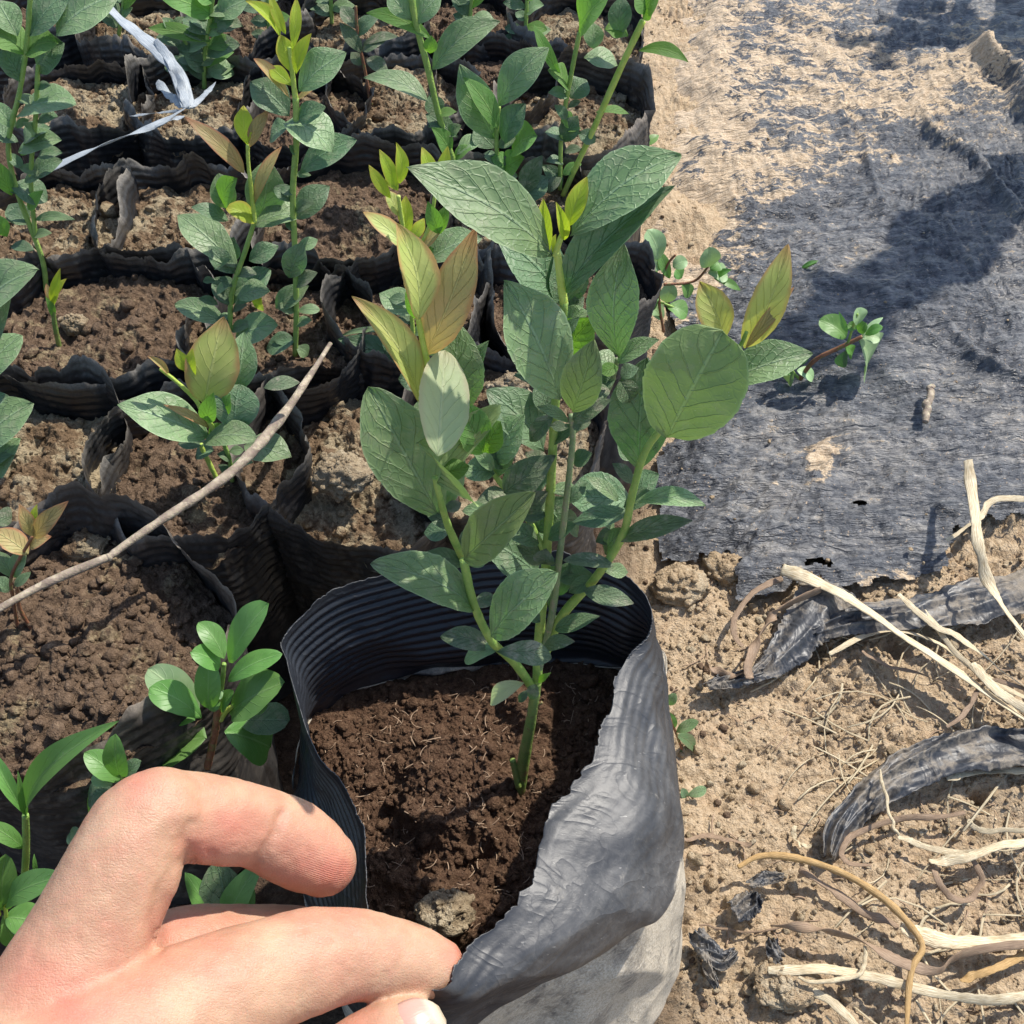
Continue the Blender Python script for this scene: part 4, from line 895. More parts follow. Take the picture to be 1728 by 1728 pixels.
plant("blueberry_seedling", "seedling mostly cut off by the left edge with three big round leaves inside", "plant", (-45, 800), .088,
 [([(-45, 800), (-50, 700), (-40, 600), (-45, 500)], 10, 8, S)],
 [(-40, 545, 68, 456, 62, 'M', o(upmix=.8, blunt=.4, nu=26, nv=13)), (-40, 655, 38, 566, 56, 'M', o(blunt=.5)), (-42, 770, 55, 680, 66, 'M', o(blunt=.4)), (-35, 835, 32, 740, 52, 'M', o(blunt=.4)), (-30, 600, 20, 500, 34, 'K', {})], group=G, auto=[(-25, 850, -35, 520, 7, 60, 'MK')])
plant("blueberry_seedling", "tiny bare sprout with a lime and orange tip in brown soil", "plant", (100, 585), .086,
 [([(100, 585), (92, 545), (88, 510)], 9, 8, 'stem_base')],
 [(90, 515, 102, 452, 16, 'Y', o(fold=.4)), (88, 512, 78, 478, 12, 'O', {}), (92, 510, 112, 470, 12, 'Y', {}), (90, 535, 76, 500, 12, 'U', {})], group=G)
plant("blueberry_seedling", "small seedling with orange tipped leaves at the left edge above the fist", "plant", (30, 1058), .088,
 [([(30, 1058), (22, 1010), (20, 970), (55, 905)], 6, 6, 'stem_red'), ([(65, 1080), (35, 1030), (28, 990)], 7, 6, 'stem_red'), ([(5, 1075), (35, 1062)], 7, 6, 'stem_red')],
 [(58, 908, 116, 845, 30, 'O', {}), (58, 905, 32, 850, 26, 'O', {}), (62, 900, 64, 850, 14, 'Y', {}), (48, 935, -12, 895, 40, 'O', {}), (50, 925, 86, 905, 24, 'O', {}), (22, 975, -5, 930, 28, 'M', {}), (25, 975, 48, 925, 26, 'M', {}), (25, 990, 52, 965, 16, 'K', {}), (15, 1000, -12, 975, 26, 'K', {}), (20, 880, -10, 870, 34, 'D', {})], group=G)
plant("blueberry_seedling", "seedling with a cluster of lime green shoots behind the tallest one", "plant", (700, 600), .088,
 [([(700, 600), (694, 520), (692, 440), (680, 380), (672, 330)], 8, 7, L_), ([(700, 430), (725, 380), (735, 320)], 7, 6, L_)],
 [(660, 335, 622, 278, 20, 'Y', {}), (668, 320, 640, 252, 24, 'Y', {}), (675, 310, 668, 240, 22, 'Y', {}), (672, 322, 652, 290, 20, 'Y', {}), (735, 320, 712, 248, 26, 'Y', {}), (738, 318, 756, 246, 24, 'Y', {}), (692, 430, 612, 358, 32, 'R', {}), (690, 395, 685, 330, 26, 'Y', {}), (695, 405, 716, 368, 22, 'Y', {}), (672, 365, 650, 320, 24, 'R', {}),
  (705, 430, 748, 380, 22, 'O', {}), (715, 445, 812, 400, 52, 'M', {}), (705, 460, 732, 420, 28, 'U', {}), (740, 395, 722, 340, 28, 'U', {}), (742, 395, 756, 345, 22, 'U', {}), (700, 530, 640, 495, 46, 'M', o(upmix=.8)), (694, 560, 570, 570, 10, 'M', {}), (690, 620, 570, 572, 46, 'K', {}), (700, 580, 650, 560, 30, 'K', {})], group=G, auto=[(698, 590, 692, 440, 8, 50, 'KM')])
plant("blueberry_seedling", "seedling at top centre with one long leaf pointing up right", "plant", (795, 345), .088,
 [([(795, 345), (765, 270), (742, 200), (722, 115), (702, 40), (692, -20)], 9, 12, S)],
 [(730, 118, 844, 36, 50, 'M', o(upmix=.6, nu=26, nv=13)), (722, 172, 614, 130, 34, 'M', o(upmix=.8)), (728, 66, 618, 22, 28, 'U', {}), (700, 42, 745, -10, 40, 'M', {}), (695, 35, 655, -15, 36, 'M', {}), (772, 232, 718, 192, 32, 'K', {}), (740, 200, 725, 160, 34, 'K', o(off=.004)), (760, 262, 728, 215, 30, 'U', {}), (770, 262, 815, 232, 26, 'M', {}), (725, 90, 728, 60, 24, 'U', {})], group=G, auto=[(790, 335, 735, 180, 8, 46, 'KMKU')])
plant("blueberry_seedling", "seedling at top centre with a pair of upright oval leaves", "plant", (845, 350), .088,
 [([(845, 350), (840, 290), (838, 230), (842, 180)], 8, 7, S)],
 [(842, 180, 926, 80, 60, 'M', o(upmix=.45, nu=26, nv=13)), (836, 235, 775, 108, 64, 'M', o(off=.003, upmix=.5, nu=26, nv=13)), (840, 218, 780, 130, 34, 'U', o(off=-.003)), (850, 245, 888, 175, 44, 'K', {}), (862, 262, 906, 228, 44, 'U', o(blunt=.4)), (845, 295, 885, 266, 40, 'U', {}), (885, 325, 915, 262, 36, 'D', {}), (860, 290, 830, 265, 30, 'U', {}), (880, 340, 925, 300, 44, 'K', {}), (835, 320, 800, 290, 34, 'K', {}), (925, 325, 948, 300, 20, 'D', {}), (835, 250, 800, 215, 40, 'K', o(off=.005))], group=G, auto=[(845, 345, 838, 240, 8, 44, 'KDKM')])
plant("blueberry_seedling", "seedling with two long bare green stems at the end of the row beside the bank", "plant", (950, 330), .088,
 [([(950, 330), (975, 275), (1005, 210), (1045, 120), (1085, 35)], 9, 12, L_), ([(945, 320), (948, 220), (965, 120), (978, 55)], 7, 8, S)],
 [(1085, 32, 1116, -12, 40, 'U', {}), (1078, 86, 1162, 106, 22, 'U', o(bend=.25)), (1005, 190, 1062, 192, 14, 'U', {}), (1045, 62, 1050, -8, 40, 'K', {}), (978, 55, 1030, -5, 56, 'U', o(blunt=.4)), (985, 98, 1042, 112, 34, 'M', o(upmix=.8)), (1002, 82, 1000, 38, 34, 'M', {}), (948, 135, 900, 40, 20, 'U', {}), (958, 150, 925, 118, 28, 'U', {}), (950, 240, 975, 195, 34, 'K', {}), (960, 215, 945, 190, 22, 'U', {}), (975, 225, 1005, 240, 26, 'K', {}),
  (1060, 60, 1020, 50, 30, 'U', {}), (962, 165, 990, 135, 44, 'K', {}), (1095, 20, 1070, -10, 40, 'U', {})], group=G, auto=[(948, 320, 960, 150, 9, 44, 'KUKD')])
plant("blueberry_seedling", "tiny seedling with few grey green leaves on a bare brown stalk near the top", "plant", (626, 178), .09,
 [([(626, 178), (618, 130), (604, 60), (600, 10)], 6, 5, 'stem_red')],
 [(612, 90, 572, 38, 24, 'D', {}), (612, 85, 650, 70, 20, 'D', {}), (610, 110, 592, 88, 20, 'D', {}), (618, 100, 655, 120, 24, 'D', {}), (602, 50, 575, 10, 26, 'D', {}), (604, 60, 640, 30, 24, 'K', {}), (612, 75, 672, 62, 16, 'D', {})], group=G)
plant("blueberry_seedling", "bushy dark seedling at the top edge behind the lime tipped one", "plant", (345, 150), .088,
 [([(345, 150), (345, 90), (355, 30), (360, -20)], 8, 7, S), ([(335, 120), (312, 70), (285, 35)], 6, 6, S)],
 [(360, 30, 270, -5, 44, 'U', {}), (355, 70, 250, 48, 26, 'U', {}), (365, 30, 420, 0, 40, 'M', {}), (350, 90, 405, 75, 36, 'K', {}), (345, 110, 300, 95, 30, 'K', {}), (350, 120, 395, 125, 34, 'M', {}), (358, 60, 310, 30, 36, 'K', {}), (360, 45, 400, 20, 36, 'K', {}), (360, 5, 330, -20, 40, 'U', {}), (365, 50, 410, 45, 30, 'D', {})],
 group=G, auto=[(345, 140, 350, 20, 14, 62, 'KMKU'), (330, 120, 290, 40, 8, 50, 'KM')])
for i, (bx, by, tx, lab) in enumerate(((200, 60, 215, "small seedling at the top edge left of the twine"), (560, 40, 555, "small dark seedling at the top edge above the lime tip"), (885, 90, 890, "dark seedling in the shade at the top edge, right of centre"), (790, 60, 800, "seedling at the top edge behind the long up pointing leaf"), (455, 75, 450, "low dark seedling at the top edge beside the lime tip"))):
    plant("blueberry_seedling", lab, "plant", (bx, by), .088, [([(bx, by), ((bx + tx) / 2, by - 50), (tx, by - 110)], 7, 6, S)], [], group=G, auto=[(bx, by - 10, tx, by - 105, 9, 48, 'KMKU')])

# ---- weeds
W_ = "low green weeds between bags and on the bank"
plant("purslane_weed", "plump round leaved weed between the bags above the curled finger", "weed", (350, 1295), .068,
 [([(350, 1295), (362, 1240), (368, 1195)], 13, 13, 'stem_red'), ([(368, 1195), (375, 1150), (378, 1120)], 9, 8, 'stem'), ([(372, 1215), (382, 1200), (395, 1190)], 10, 8, 'stem_lime')],
 [(388, 1118, 452, 1018, 38, 'P', o(blunt=.8, bend=.1)), (378, 1112, 335, 1050, 32, 'P', o(blunt=.7)), (372, 1125, 322, 1100, 34, 'P', o(blunt=.7)), (335, 1205, 250, 1128, 52, 'Q', o(blunt=.9)), (352, 1195, 352, 1112, 36, 'P', o(blunt=.9, off=-.002)), (340, 1212, 252, 1160, 44, 'P', o(blunt=.8, off=-.003)), (395, 1195, 452, 1184, 34, 'P', o(blunt=.8)),
  (388, 1205, 482, 1152, 56, 'P', o(blunt=.8)), (385, 1150, 476, 1103, 30, 'P', o(blunt=.7)), (345, 1245, 272, 1278, 78, 'P', o(blunt=1.0, upmix=.8)), (378, 1235, 455, 1262, 66, 'P', o(blunt=1.0, upmix=.8)), (400, 1215, 490, 1215, 56, 'K', o(blunt=.9, off=.006)), (365, 1170, 375, 1160, 24, 'Q', o(blunt=.9)), (350, 1195, 370, 1175, 30, 'P', o(blunt=.8)), (330, 1215, 305, 1215, 24, 'P', o(blunt=.8)), (372, 1200, 395, 1165, 20, 'P', o(blunt=.7))], group=W_, dyscale=1.2)
plant("purslane_weed", "small round leaved weed just above the bent knuckle", "weed", (205, 1345), .085,
 [([(205, 1345), (208, 1320), (205, 1300)], 8, 7, 'stem')],
 [(202, 1318, 142, 1270, 38, 'P', o(blunt=.6)), (205, 1312, 195, 1238, 32, 'P', o(blunt=.7)), (210, 1315, 238, 1285, 24, 'K', o(blunt=.7)), (195, 1335, 148, 1350, 40, 'K', o(blunt=.9)), (190, 1325, 155, 1310, 24, 'Q', o(blunt=.8)), (140, 1430, 118, 1405, 22, 'Q', o(blunt=.9)), (190, 1340, 150, 1380, 40, 'P', o(blunt=.9)), (150, 1440, 122, 1395, 18, 'Q', o(blunt=.9))], group=W_)
plant("grass_weed", "broad bladed grass shoot left of the hand", "weed", (38, 1515), .095,
 [([(38, 1515), (44, 1440), (43, 1375)], 13, 12, 'stem')],
 [(45, 1378, 203, 1216, 42, 'P', o(bend=.12, fold=.2, upmix=.7, nu=30)), (42, 1375, -25, 1255, 26, 'P', o(fold=.3)), (40, 1432, -30, 1385, 30, 'P', o(upmix=.8)), (44, 1376, 30, 1300, 14, 'P', {}), (62, 1478, 58, 1440, 8, 'P', {})], group=W_)
plant("purslane_weed", "round leaved weed at the left edge beside the back of the hand", "weed", (8, 1560), .095,
 [([(8, 1560), (10, 1540), (6, 1520)], 7, 7, 'stem_lime')],
 [(8, 1535, 10, 1438, 42, 'P', o(blunt=.8)), (10, 1532, 112, 1478, 44, 'P', o(blunt=.5, upmix=.8)), (5, 1545, 30, 1590, 34, 'P', o(blunt=.5)), (0, 1545, -30, 1500, 30, 'Y', {}), (8, 1548, 75, 1560, 44, 'P', o(blunt=.6)), (15, 1560, 40, 1575, 22, 'Q', {}), (5, 1530, 20, 1510, 14, 'Y', {})], group=W_)
plant("broadleaf_weed", "weed seen below the curled finger, one broad leaf and one blade", "weed", (380, 1590), .05,
 [([(380, 1590), (385, 1570), (390, 1550)], 8, 7, 'stem')],
 [(385, 1580, 365, 1455, 82, 'K', o(blunt=.6, upmix=.8)), (388, 1575, 450, 1445, 46, 'P', o(upmix=.7)), (375, 1580, 310, 1470, 40, 'P', o(blunt=.5)), (385, 1570, 430, 1500, 40, 'P', {})], group=W_)
plant("small_weed", "small weed with reddish leaves against the right side of the open bag", "weed", (1150, 1262), .002,
 [([(1150, 1262), (1140, 1235), (1128, 1205)], 5, 4, 'stem_red'), ([(1150, 1260), (1155, 1290), (1168, 1310)], 5, 4, 'stem_red')],
 [(1135, 1232, 1125, 1200, 14, 'P', o(blunt=.6)), (1140, 1235, 1180, 1218, 20, 'M', o(blunt=.6)), (1142, 1240, 1172, 1268, 20, 'S', o(blunt=.4)), (1150, 1265, 1185, 1275, 14, 'S', {}), (1150, 1262, 1140, 1300, 14, 'S', {}), (1128, 1205, 1110, 1180, 16, 'K', o(blunt=.7)), (1128, 1190, 1140, 1170, 18, 'M', o(blunt=.7))], group=W_)
plant("small_weed", "few tiny round leaves low beside the open bag, under the reddish weed", "weed", (1160, 1345), .002,
 [([(1160, 1345), (1165, 1360), (1160, 1380)], 4, 4, 'stem_red')],
 [(1160, 1342, 1192, 1330, 18, 'M', o(blunt=.8)), (1160, 1370, 1180, 1368, 16, 'K', o(blunt=.8)), (1150, 1495, 1188, 1490, 36, 'M', o(blunt=1.0, upmix=.9)), (1160, 1350, 1150, 1330, 14, 'K', o(blunt=.8))], group=W_)
plant("small_weed", "pale weed on the bank behind the right top leaf of the tall seedling", "weed", (1120, 560), .012,
 [([(1120, 560), (1112, 500), (1125, 450), (1140, 430)], 5, 4, 'stem_red'), ([(1120, 480), (1170, 475), (1195, 450)], 5, 4, 'stem_red'), ([(1115, 510), (1140, 520)], 4, 4, 'stem')],
 [(1110, 440, 1092, 388, 30, 'Q', o(blunt=.9)), (1192, 452, 1196, 416, 28, 'Q', o(blunt=.9)), (1195, 460, 1228, 466, 26, 'Q', o(blunt=.7)), (1198, 455, 1215, 445, 20, 'P', o(blunt=.8)), (1122, 510, 1132, 478, 24, 'Q', o(blunt=.9)), (1125, 518, 1160, 532, 26, 'P', o(blunt=.7)), (1110, 480, 1080, 455, 26, 'P', o(blunt=.7)), (1130, 470, 1112, 425, 16, 'P', o(blunt=.6)), (1135, 450, 1160, 440, 20, 'Q', o(blunt=.8)),
  (1110, 500, 1090, 520, 24, 'P', o(blunt=.8)), (1150, 478, 1165, 500, 18, 'P', o(blunt=.7)), (1205, 470, 1250, 490, 14, 'P', {}), (1205, 470, 1235, 455, 12, 'P', {}), (1118, 540, 1090, 500, 22, 'Q', o(blunt=.8)), (1115, 455, 1080, 430, 18, 'Q', o(blunt=.8)), (1150, 470, 1140, 455, 18, 'P', o(blunt=.7))], group=W_, lean=0)
plant("small_weed", "weed with a dark red runner and pale round leaves lying on the black film", "weed", (1350, 640), .016,
 [([(1350, 640), (1375, 608), (1420, 585), (1455, 568)], 8, 7, 'stem_red'), ([(1430, 582), (1440, 550), (1447, 530)], 5, 4, 'stem'), ([(1350, 640), (1340, 630), (1335, 620)], 5, 4, 'stem')],
 [(1428, 570, 1382, 540, 30, 'P', o(blunt=.9)), (1446, 548, 1446, 520, 18, 'Q', o(blunt=.9)), (1448, 560, 1462, 545, 18, 'P', o(blunt=.8)), (1450, 575, 1490, 535, 12, 'Q', {}), (1448, 575, 1462, 618, 42, 'Q', o(blunt=1.0, upmix=.9)), (1455, 568, 1485, 572, 22, 'Q', o(blunt=.8)), (1430, 560, 1415, 525, 10, 'P', {}), (1430, 590, 1418, 618, 22, 'K', o(blunt=.8)), (1425, 585, 1438, 600, 16, 'P', o(blunt=.8)),
  (1340, 625, 1330, 645, 22, 'Q', o(blunt=.9)), (1345, 625, 1372, 640, 18, 'Q', o(blunt=.9)), (1340, 615, 1365, 602, 16, 'P', o(blunt=.8)), (1338, 615, 1320, 600, 14, 'P', o(blunt=.8)), (1335, 630, 1310, 625, 16, 'P', o(blunt=.8)), (1460, 565, 1490, 552, 14, 'P', o(blunt=.7)), (1445, 555, 1430, 548, 14, 'P', o(blunt=.7))], group=W_, lean=0)
plant("grass_weed", "slender grass shoot rising at the right end of the bag rows", "weed", (1085, 262), .01,
 [([(1085, 262), (1083, 220), (1076, 190)], 5, 3, 'stem')], [(1083, 225, 1070, 165, 7, 'P', {}), (1083, 250, 1112, 228, 16, 'P', {}), (1084, 235, 1088, 200, 7, 'P', {})], group=W_)
plant("grass_weed", "thin grass sprig on the film beside the reddish top right leaves", "weed", (1330, 462), .012,
 [([(1330, 462), (1350, 455), (1378, 443)], 5, 3, 'stem')], [(1350, 455, 1382, 440, 7, 'P', {}), (1360, 452, 1392, 480, 9, 'P', {}), (1358, 452, 1372, 472, 6, 'P', {})], group=W_, lean=0)
# neighbours standing just outside the picture on the right; their leaves shade the film
def side_plant(px, py, h, nl, size, seed, label, spread=1.0):
    g = PZ(px, py, .01); base = g + np.array([SUN[0], SUN[1], 0]) / SUN[2] * h * .9; base[2] = .008
    root = thing("blueberry_seedling", label, "plant", G, tuple(float(c) for c in base)); rr = random.Random(seed)
    top = base + np.array([0, 0, h]); path = catmull([base, base + np.array([.004, 0, h * .5]), top], 16)
    V, F = tube_np(path, .0022, 8, 1.0, up=(0, 1, .1)); link("stem", new_mesh("stem", localise(V, root), F), M['stem'], root)
    for i in range(nl):
        t = .45 + .55 * i / nl; p = base + np.array([0, 0, h * t]); a = i * 2.4 + rr.uniform(-.4, .4); e = rr.uniform(0, .7)
        L = size * rr.uniform(.7, 1.1) * spread; T = p + L * np.array([math.cos(a) * math.cos(e), math.sin(a) * math.cos(e), math.sin(e)])
        add_leaf(root, p, T, L * .5 * FPX / max(.05, depth(p)), 'MKU'[i % 3], upmix=1.0, nu=14, nv=7)
side_plant(1500, 70, .20, 11, .042, 1, "tall seedling just outside the picture, upper right", .9)
side_plant(1700, 70, .18, 16, .050, 8, "seedling outside the picture at the far upper right corner", 1.0)
def column_plant(px, py, h, label):
    base = PZ(px, py, .01); root = thing("blueberry_seedling", label, "plant", G, tuple(float(c) for c in base)); rr = random.Random(9)
    V, F = tube_np(catmull([base, base + np.array([0, 0, h])], 16), .0025, 8, 1.0, up=(0, 1, .1)); link("stem", new_mesh("stem", localise(V, root), F), M['stem'], root)
    for i in range(64):
        t = .22 + .78 * i / 64; p = base + np.array([0, 0, h * t]); a = i * 2.4; e = rr.uniform(.1, .8); L = .034 * rr.uniform(.7, 1.1)
        add_leaf(root, p, p + L * np.array([math.cos(a) * math.cos(e), math.sin(a) * math.cos(e), math.sin(e)]), L * .6 * FPX / max(.05, depth(p)), 'MKU'[i % 3], upmix=1.0, nu=12, nv=7)
column_plant(1850, 262, .36, "tallest slim seedling, standing outside the picture on the right")
# @@HAND
# ------------------------------------------------------------------ the hand
def chain_np(pts, seg=28, n=60, flat=1.0):
    """pts: (px, py, depth, radius px[, squash]) -> closed tube with round ends"""
    P = np.array([PD(p[0], p[1], p[2]) for p in pts]); R = np.array([p[3] * p[2] / FPX for p in pts])
    Q = catmull(np.column_stack([P, R]), n); P, R = Q[:, :3], Q[:, 3]
    T0 = unit(P[0] - P[1]); T1 = unit(P[-1] - P[-2]); k = 8
    a = np.linspace(0, np.pi / 2, k + 1)[1:]
    P = np.concatenate([[P[0] + T0 * R[0] * math.sin(x) for x in a[::-1]], P, [P[-1] + T1 * R[-1] * math.sin(x) for x in a]])
    R = np.concatenate([[R[0] * max(.03, math.cos(x)) for x in a[::-1]], R, [R[-1] * max(.03, math.cos(x)) for x in a]])
    T = np.gradient(P, axis=0); T /= np.maximum(1e-12, np.linalg.norm(T, axis=1))[:, None]
    view = unit(P.mean(0) - CAM)
    A = np.cross(T, view); A /= np.linalg.norm(A, axis=1)[:, None]; B = np.cross(A, T)
    th = np.linspace(0, 2 * np.pi, seg, endpoint=False); m = len(P)
    V = P[:, None] + (A[:, None] * np.cos(th)[None, :, None] + B[:, None] * flat * np.sin(th)[None, :, None]) * R[:, None, None]
    i, j = np.meshgrid(np.arange(m - 1), np.arange(seg), indexing='ij'); j2 = (j + 1) % seg
    F = np.stack([i * seg + j, i * seg + j2, (i + 1) * seg + j2, (i + 1) * seg + j], -1).reshape(-1, 4)
    V = V.reshape(-1, 3)
    caps = [np.array([[0 * seg + q, 0 * seg + (q + 1) % seg, 0 * seg + (q + 2) % seg, 0 * seg + (q + 2) % seg] for q in range(0)])]
    c0 = len(V); V = np.concatenate([V, [V[:seg].mean(0)], [V[-seg:].mean(0)]])
    tri = []
    for q in range(seg): tri.append([c0, (q + 1) % seg, q, q]); tri.append([c0 + 1, (m - 1) * seg + q, (m - 1) * seg + (q + 1) % seg, (m - 1) * seg + (q + 1) % seg])
    return V, F, [t[:3] for t in tri]
DIGITS = [
 # upper curled finger: hand side, first joint, bend, middle, tip pad
 [(-60, 1930, .190, 190), (60, 1745, .198, 128), (135, 1610, .204, 109), (204, 1470, .209, 97), (238, 1400, .212, 88), (268, 1380, .214, 84)],
 [(250, 1388, .213, 87), (285, 1378, .216, 77), (345, 1382, .221, 75), (390, 1388, .225, 73), (425, 1393, .228, 68)],
 [(415, 1390, .227, 67), (440, 1398, .229, 68), (490, 1421, .233, 71), (530, 1445, .236, 65), (545, 1454, .2375, 59)],
 # the straight finger that pinches the film from above
 [(-60, 2030, .178, 280), (90, 1890, .190, 205), (200, 1790, .198, 160), (310, 1715, .205, 120), (400, 1668, .211, 100), (470, 1640, .216, 90), (525, 1621, .220, 86), (575, 1613, .223, 77), (625, 1612, .226, 71), (680, 1620, .229, 64), (715, 1628, .2305, 57), (735, 1634, .2315, 50)],
 # finger between, further from the lens
 [(150, 1700, .218, 110), (300, 1622, .226, 88), (400, 1603, .232, 74), (490, 1598, .237, 66), (570, 1610, .240, 58)],
 # thumb with the nail
 [(100, 2160, .178, 230), (300, 2000, .196, 150), (450, 1905, .208, 102), (560, 1832, .215, 84), (620, 1787, .2175, 76), (670, 1757, .2195, 69), (692, 1748, .2205, 63)],
 # palm
 [(-260, 2350, .155, 300), (-100, 2080, .178, 290), (30, 1960, .190, 230), (150, 1880, .200, 160)],
]
parts = [chain_np(d, 30, 70, .92 if i in (0, 1, 2, 3) else 1.0) for i, d in enumerate(DIGITS)]
# wrist and forearm running out of the picture towards the person holding the camera
wr = PD(-200, 2200, .165)
fa = catmull([wr, wr + np.array([-.035, -.040, .008]), wr + np.array([-.09, -.12, .02]), wr + np.array([-.16, -.24, .03])], 40)
Vf, Ff = tube_np(fa, np.linspace(.030, .040, 40), 30, .8, up=(0, 0, 1))
me = bpy.data.meshes.new("handraw")
vs, fs, off = [], [], 0
for V, F, tri in parts:
    vs += V.tolist(); fs += (F + off).tolist() + [[a + off for a in t] for t in tri]; off += len(V)
vs += Vf.tolist(); fs += (Ff + off).tolist(); nfa = len(Ff)
# close the forearm ends
fs.append([off + q for q in range(30)][::-1]); fs.append([off + len(Vf) - 30 + q for q in range(30)]); off += len(Vf)
me.from_pydata(vs, [], fs); me.update()
tmp = bpy.data.objects.new("handraw", me); scene.collection.objects.link(tmp)
rm = tmp.modifiers.new("r", 'REMESH'); rm.mode = 'VOXEL'; rm.voxel_size = .00055
sm_ = tmp.modifiers.new("s", 'CORRECTIVE_SMOOTH') if False else tmp.modifiers.new("s", 'SMOOTH'); sm_.factor = .5; sm_.iterations = 20
dg = bpy.context.evaluated_depsgraph_get(); ev = tmp.evaluated_get(dg); hm = bpy.data.meshes.new_from_object(ev)
bpy.data.objects.remove(tmp)
nvh = len(hm.vertices); co = np.empty(nvh * 3, np.float32); hm.vertices.foreach_get("co", co); co = co.reshape(-1, 3).astype(float)
nn = np.empty(nvh * 3, np.float32); hm.vertices.foreach_get("normal", nn); nn = nn.reshape(-1, 3)
hx, hy, hd = to_px(co[:, 0], co[:, 1], co[:, 2])
facing = np.einsum('ij,ij->i', nn, (CAM - co)) > 0
def seg_dist(px, py, pl):
    best = np.full(px.shape, 1e9); tpar = np.zeros(px.shape)
    for (x1, y1), (x2, y2) in zip(pl[:-1], pl[1:]):
        dx, dy = x2 - x1, y2 - y1; t = np.clip(((px - x1) * dx + (py - y1) * dy) / (dx * dx + dy * dy), 0, 1)
        d = np.hypot(px - x1 - t * dx, py - y1 - t * dy); best = np.minimum(best, d)
    return best
disp = np.zeros(nvh)
for q_ in range(9):
    x0 = 452 + q_ * 17; disp -= (.00004 + .000025 * (q_ % 3)) * np.exp(-(seg_dist(hx, hy, [(x0 - 26, 1556 - q_ * 2.2 + 22), (x0 + 6, 1562 + q_ * 1.5), (x0 + 22, 1592 + 2 * (q_ % 3))]) / 5) ** 2) * facing
for q_ in range(6):
    x0 = 185 + q_ * 10; disp -= .00005 * np.exp(-(seg_dist(hx, hy, [(x0, 1345 - q_ * 6), (x0 + 26, 1335 - q_ * 5), (x0 + 50, 1350 - q_ * 3)]) / 3.6) ** 2) * facing
CREASES = [([(324, 1392), (318, 1418), (322, 1455)], 13, .0010), ([(474, 1374), (465, 1405), (444, 1438), (428, 1462)], 9, .0007), ([(486, 1352), (478, 1376)], 7, .00012),
           ([(262, 1600), (260, 1560), (276, 1505), (298, 1455)], 15, .0008), ([(300, 1400), (306, 1430)], 16, .0005), ([(355, 1440), (362, 1462)], 10, .0003)]
for pl, w, dpt in CREASES:
    disp -= dpt * np.exp(-(seg_dist(hx, hy, pl) / w) ** 2) * facing
disp += .0006 * np.exp(-(seg_dist(hx, hy, [(288, 1500), (304, 1440)]) / 16) ** 2) * facing
disp += .00035 * fbm(co[:, 0] * 90, co[:, 1] * 90, co[:, 2] * 90, 300, 3) + .00010 * fbm(co[:, 0] * 600, co[:, 1] * 600, co[:, 2] * 600, 301, 2)
co2 = co + nn * disp[:, None]
red = np.zeros(nvh)
for (bx, by, r, a) in ((230, 1320, 40, .55), (390, 1400, 60, .6), (520, 1450, 60, .5), (575, 1480, 40, .6), (180, 1690, 90, .55), (320, 1570, 80, .5), (30, 1660, 60, .5), (770, 1610, 30, .7), (560, 1560, 40, .25), (340, 1430, 30, .6), (120, 1720, 60, .45), (690, 1725, 40, .2), (600, 1720, 40, .5)):
    red += a * np.exp(-((hx - bx) ** 2 + (hy - by) ** 2) / r ** 2)
red += .05 + .26 * fbm(co[:, 0] * 260, co[:, 1] * 260, co[:, 2] * 260, 312, 3) + .30 * fbm(co[:, 0] * 70, co[:, 1] * 70, co[:, 2] * 70, 310, 3)
ridge = np.exp(-(((hx - 555) / 62) ** 2 + ((hy - 1475) / 48) ** 2))
hroot = thing("hand", "bare hand at the lower left pinching the rim of the open bag", "hand", None, tuple(float(c) for c in wr))
hm.vertices.foreach_set("co", (co2 - wr).astype(np.float32).ravel())
for an, av in (('red', np.clip(red, 0, 1)), ('ridge', ridge)):
    at = hm.attributes.new(an, 'FLOAT', 'POINT'); at.data.foreach_set("value", av.astype(np.float32))
hm.polygons.foreach_set("use_smooth", np.ones(len(hm.polygons), bool)); hm.update()
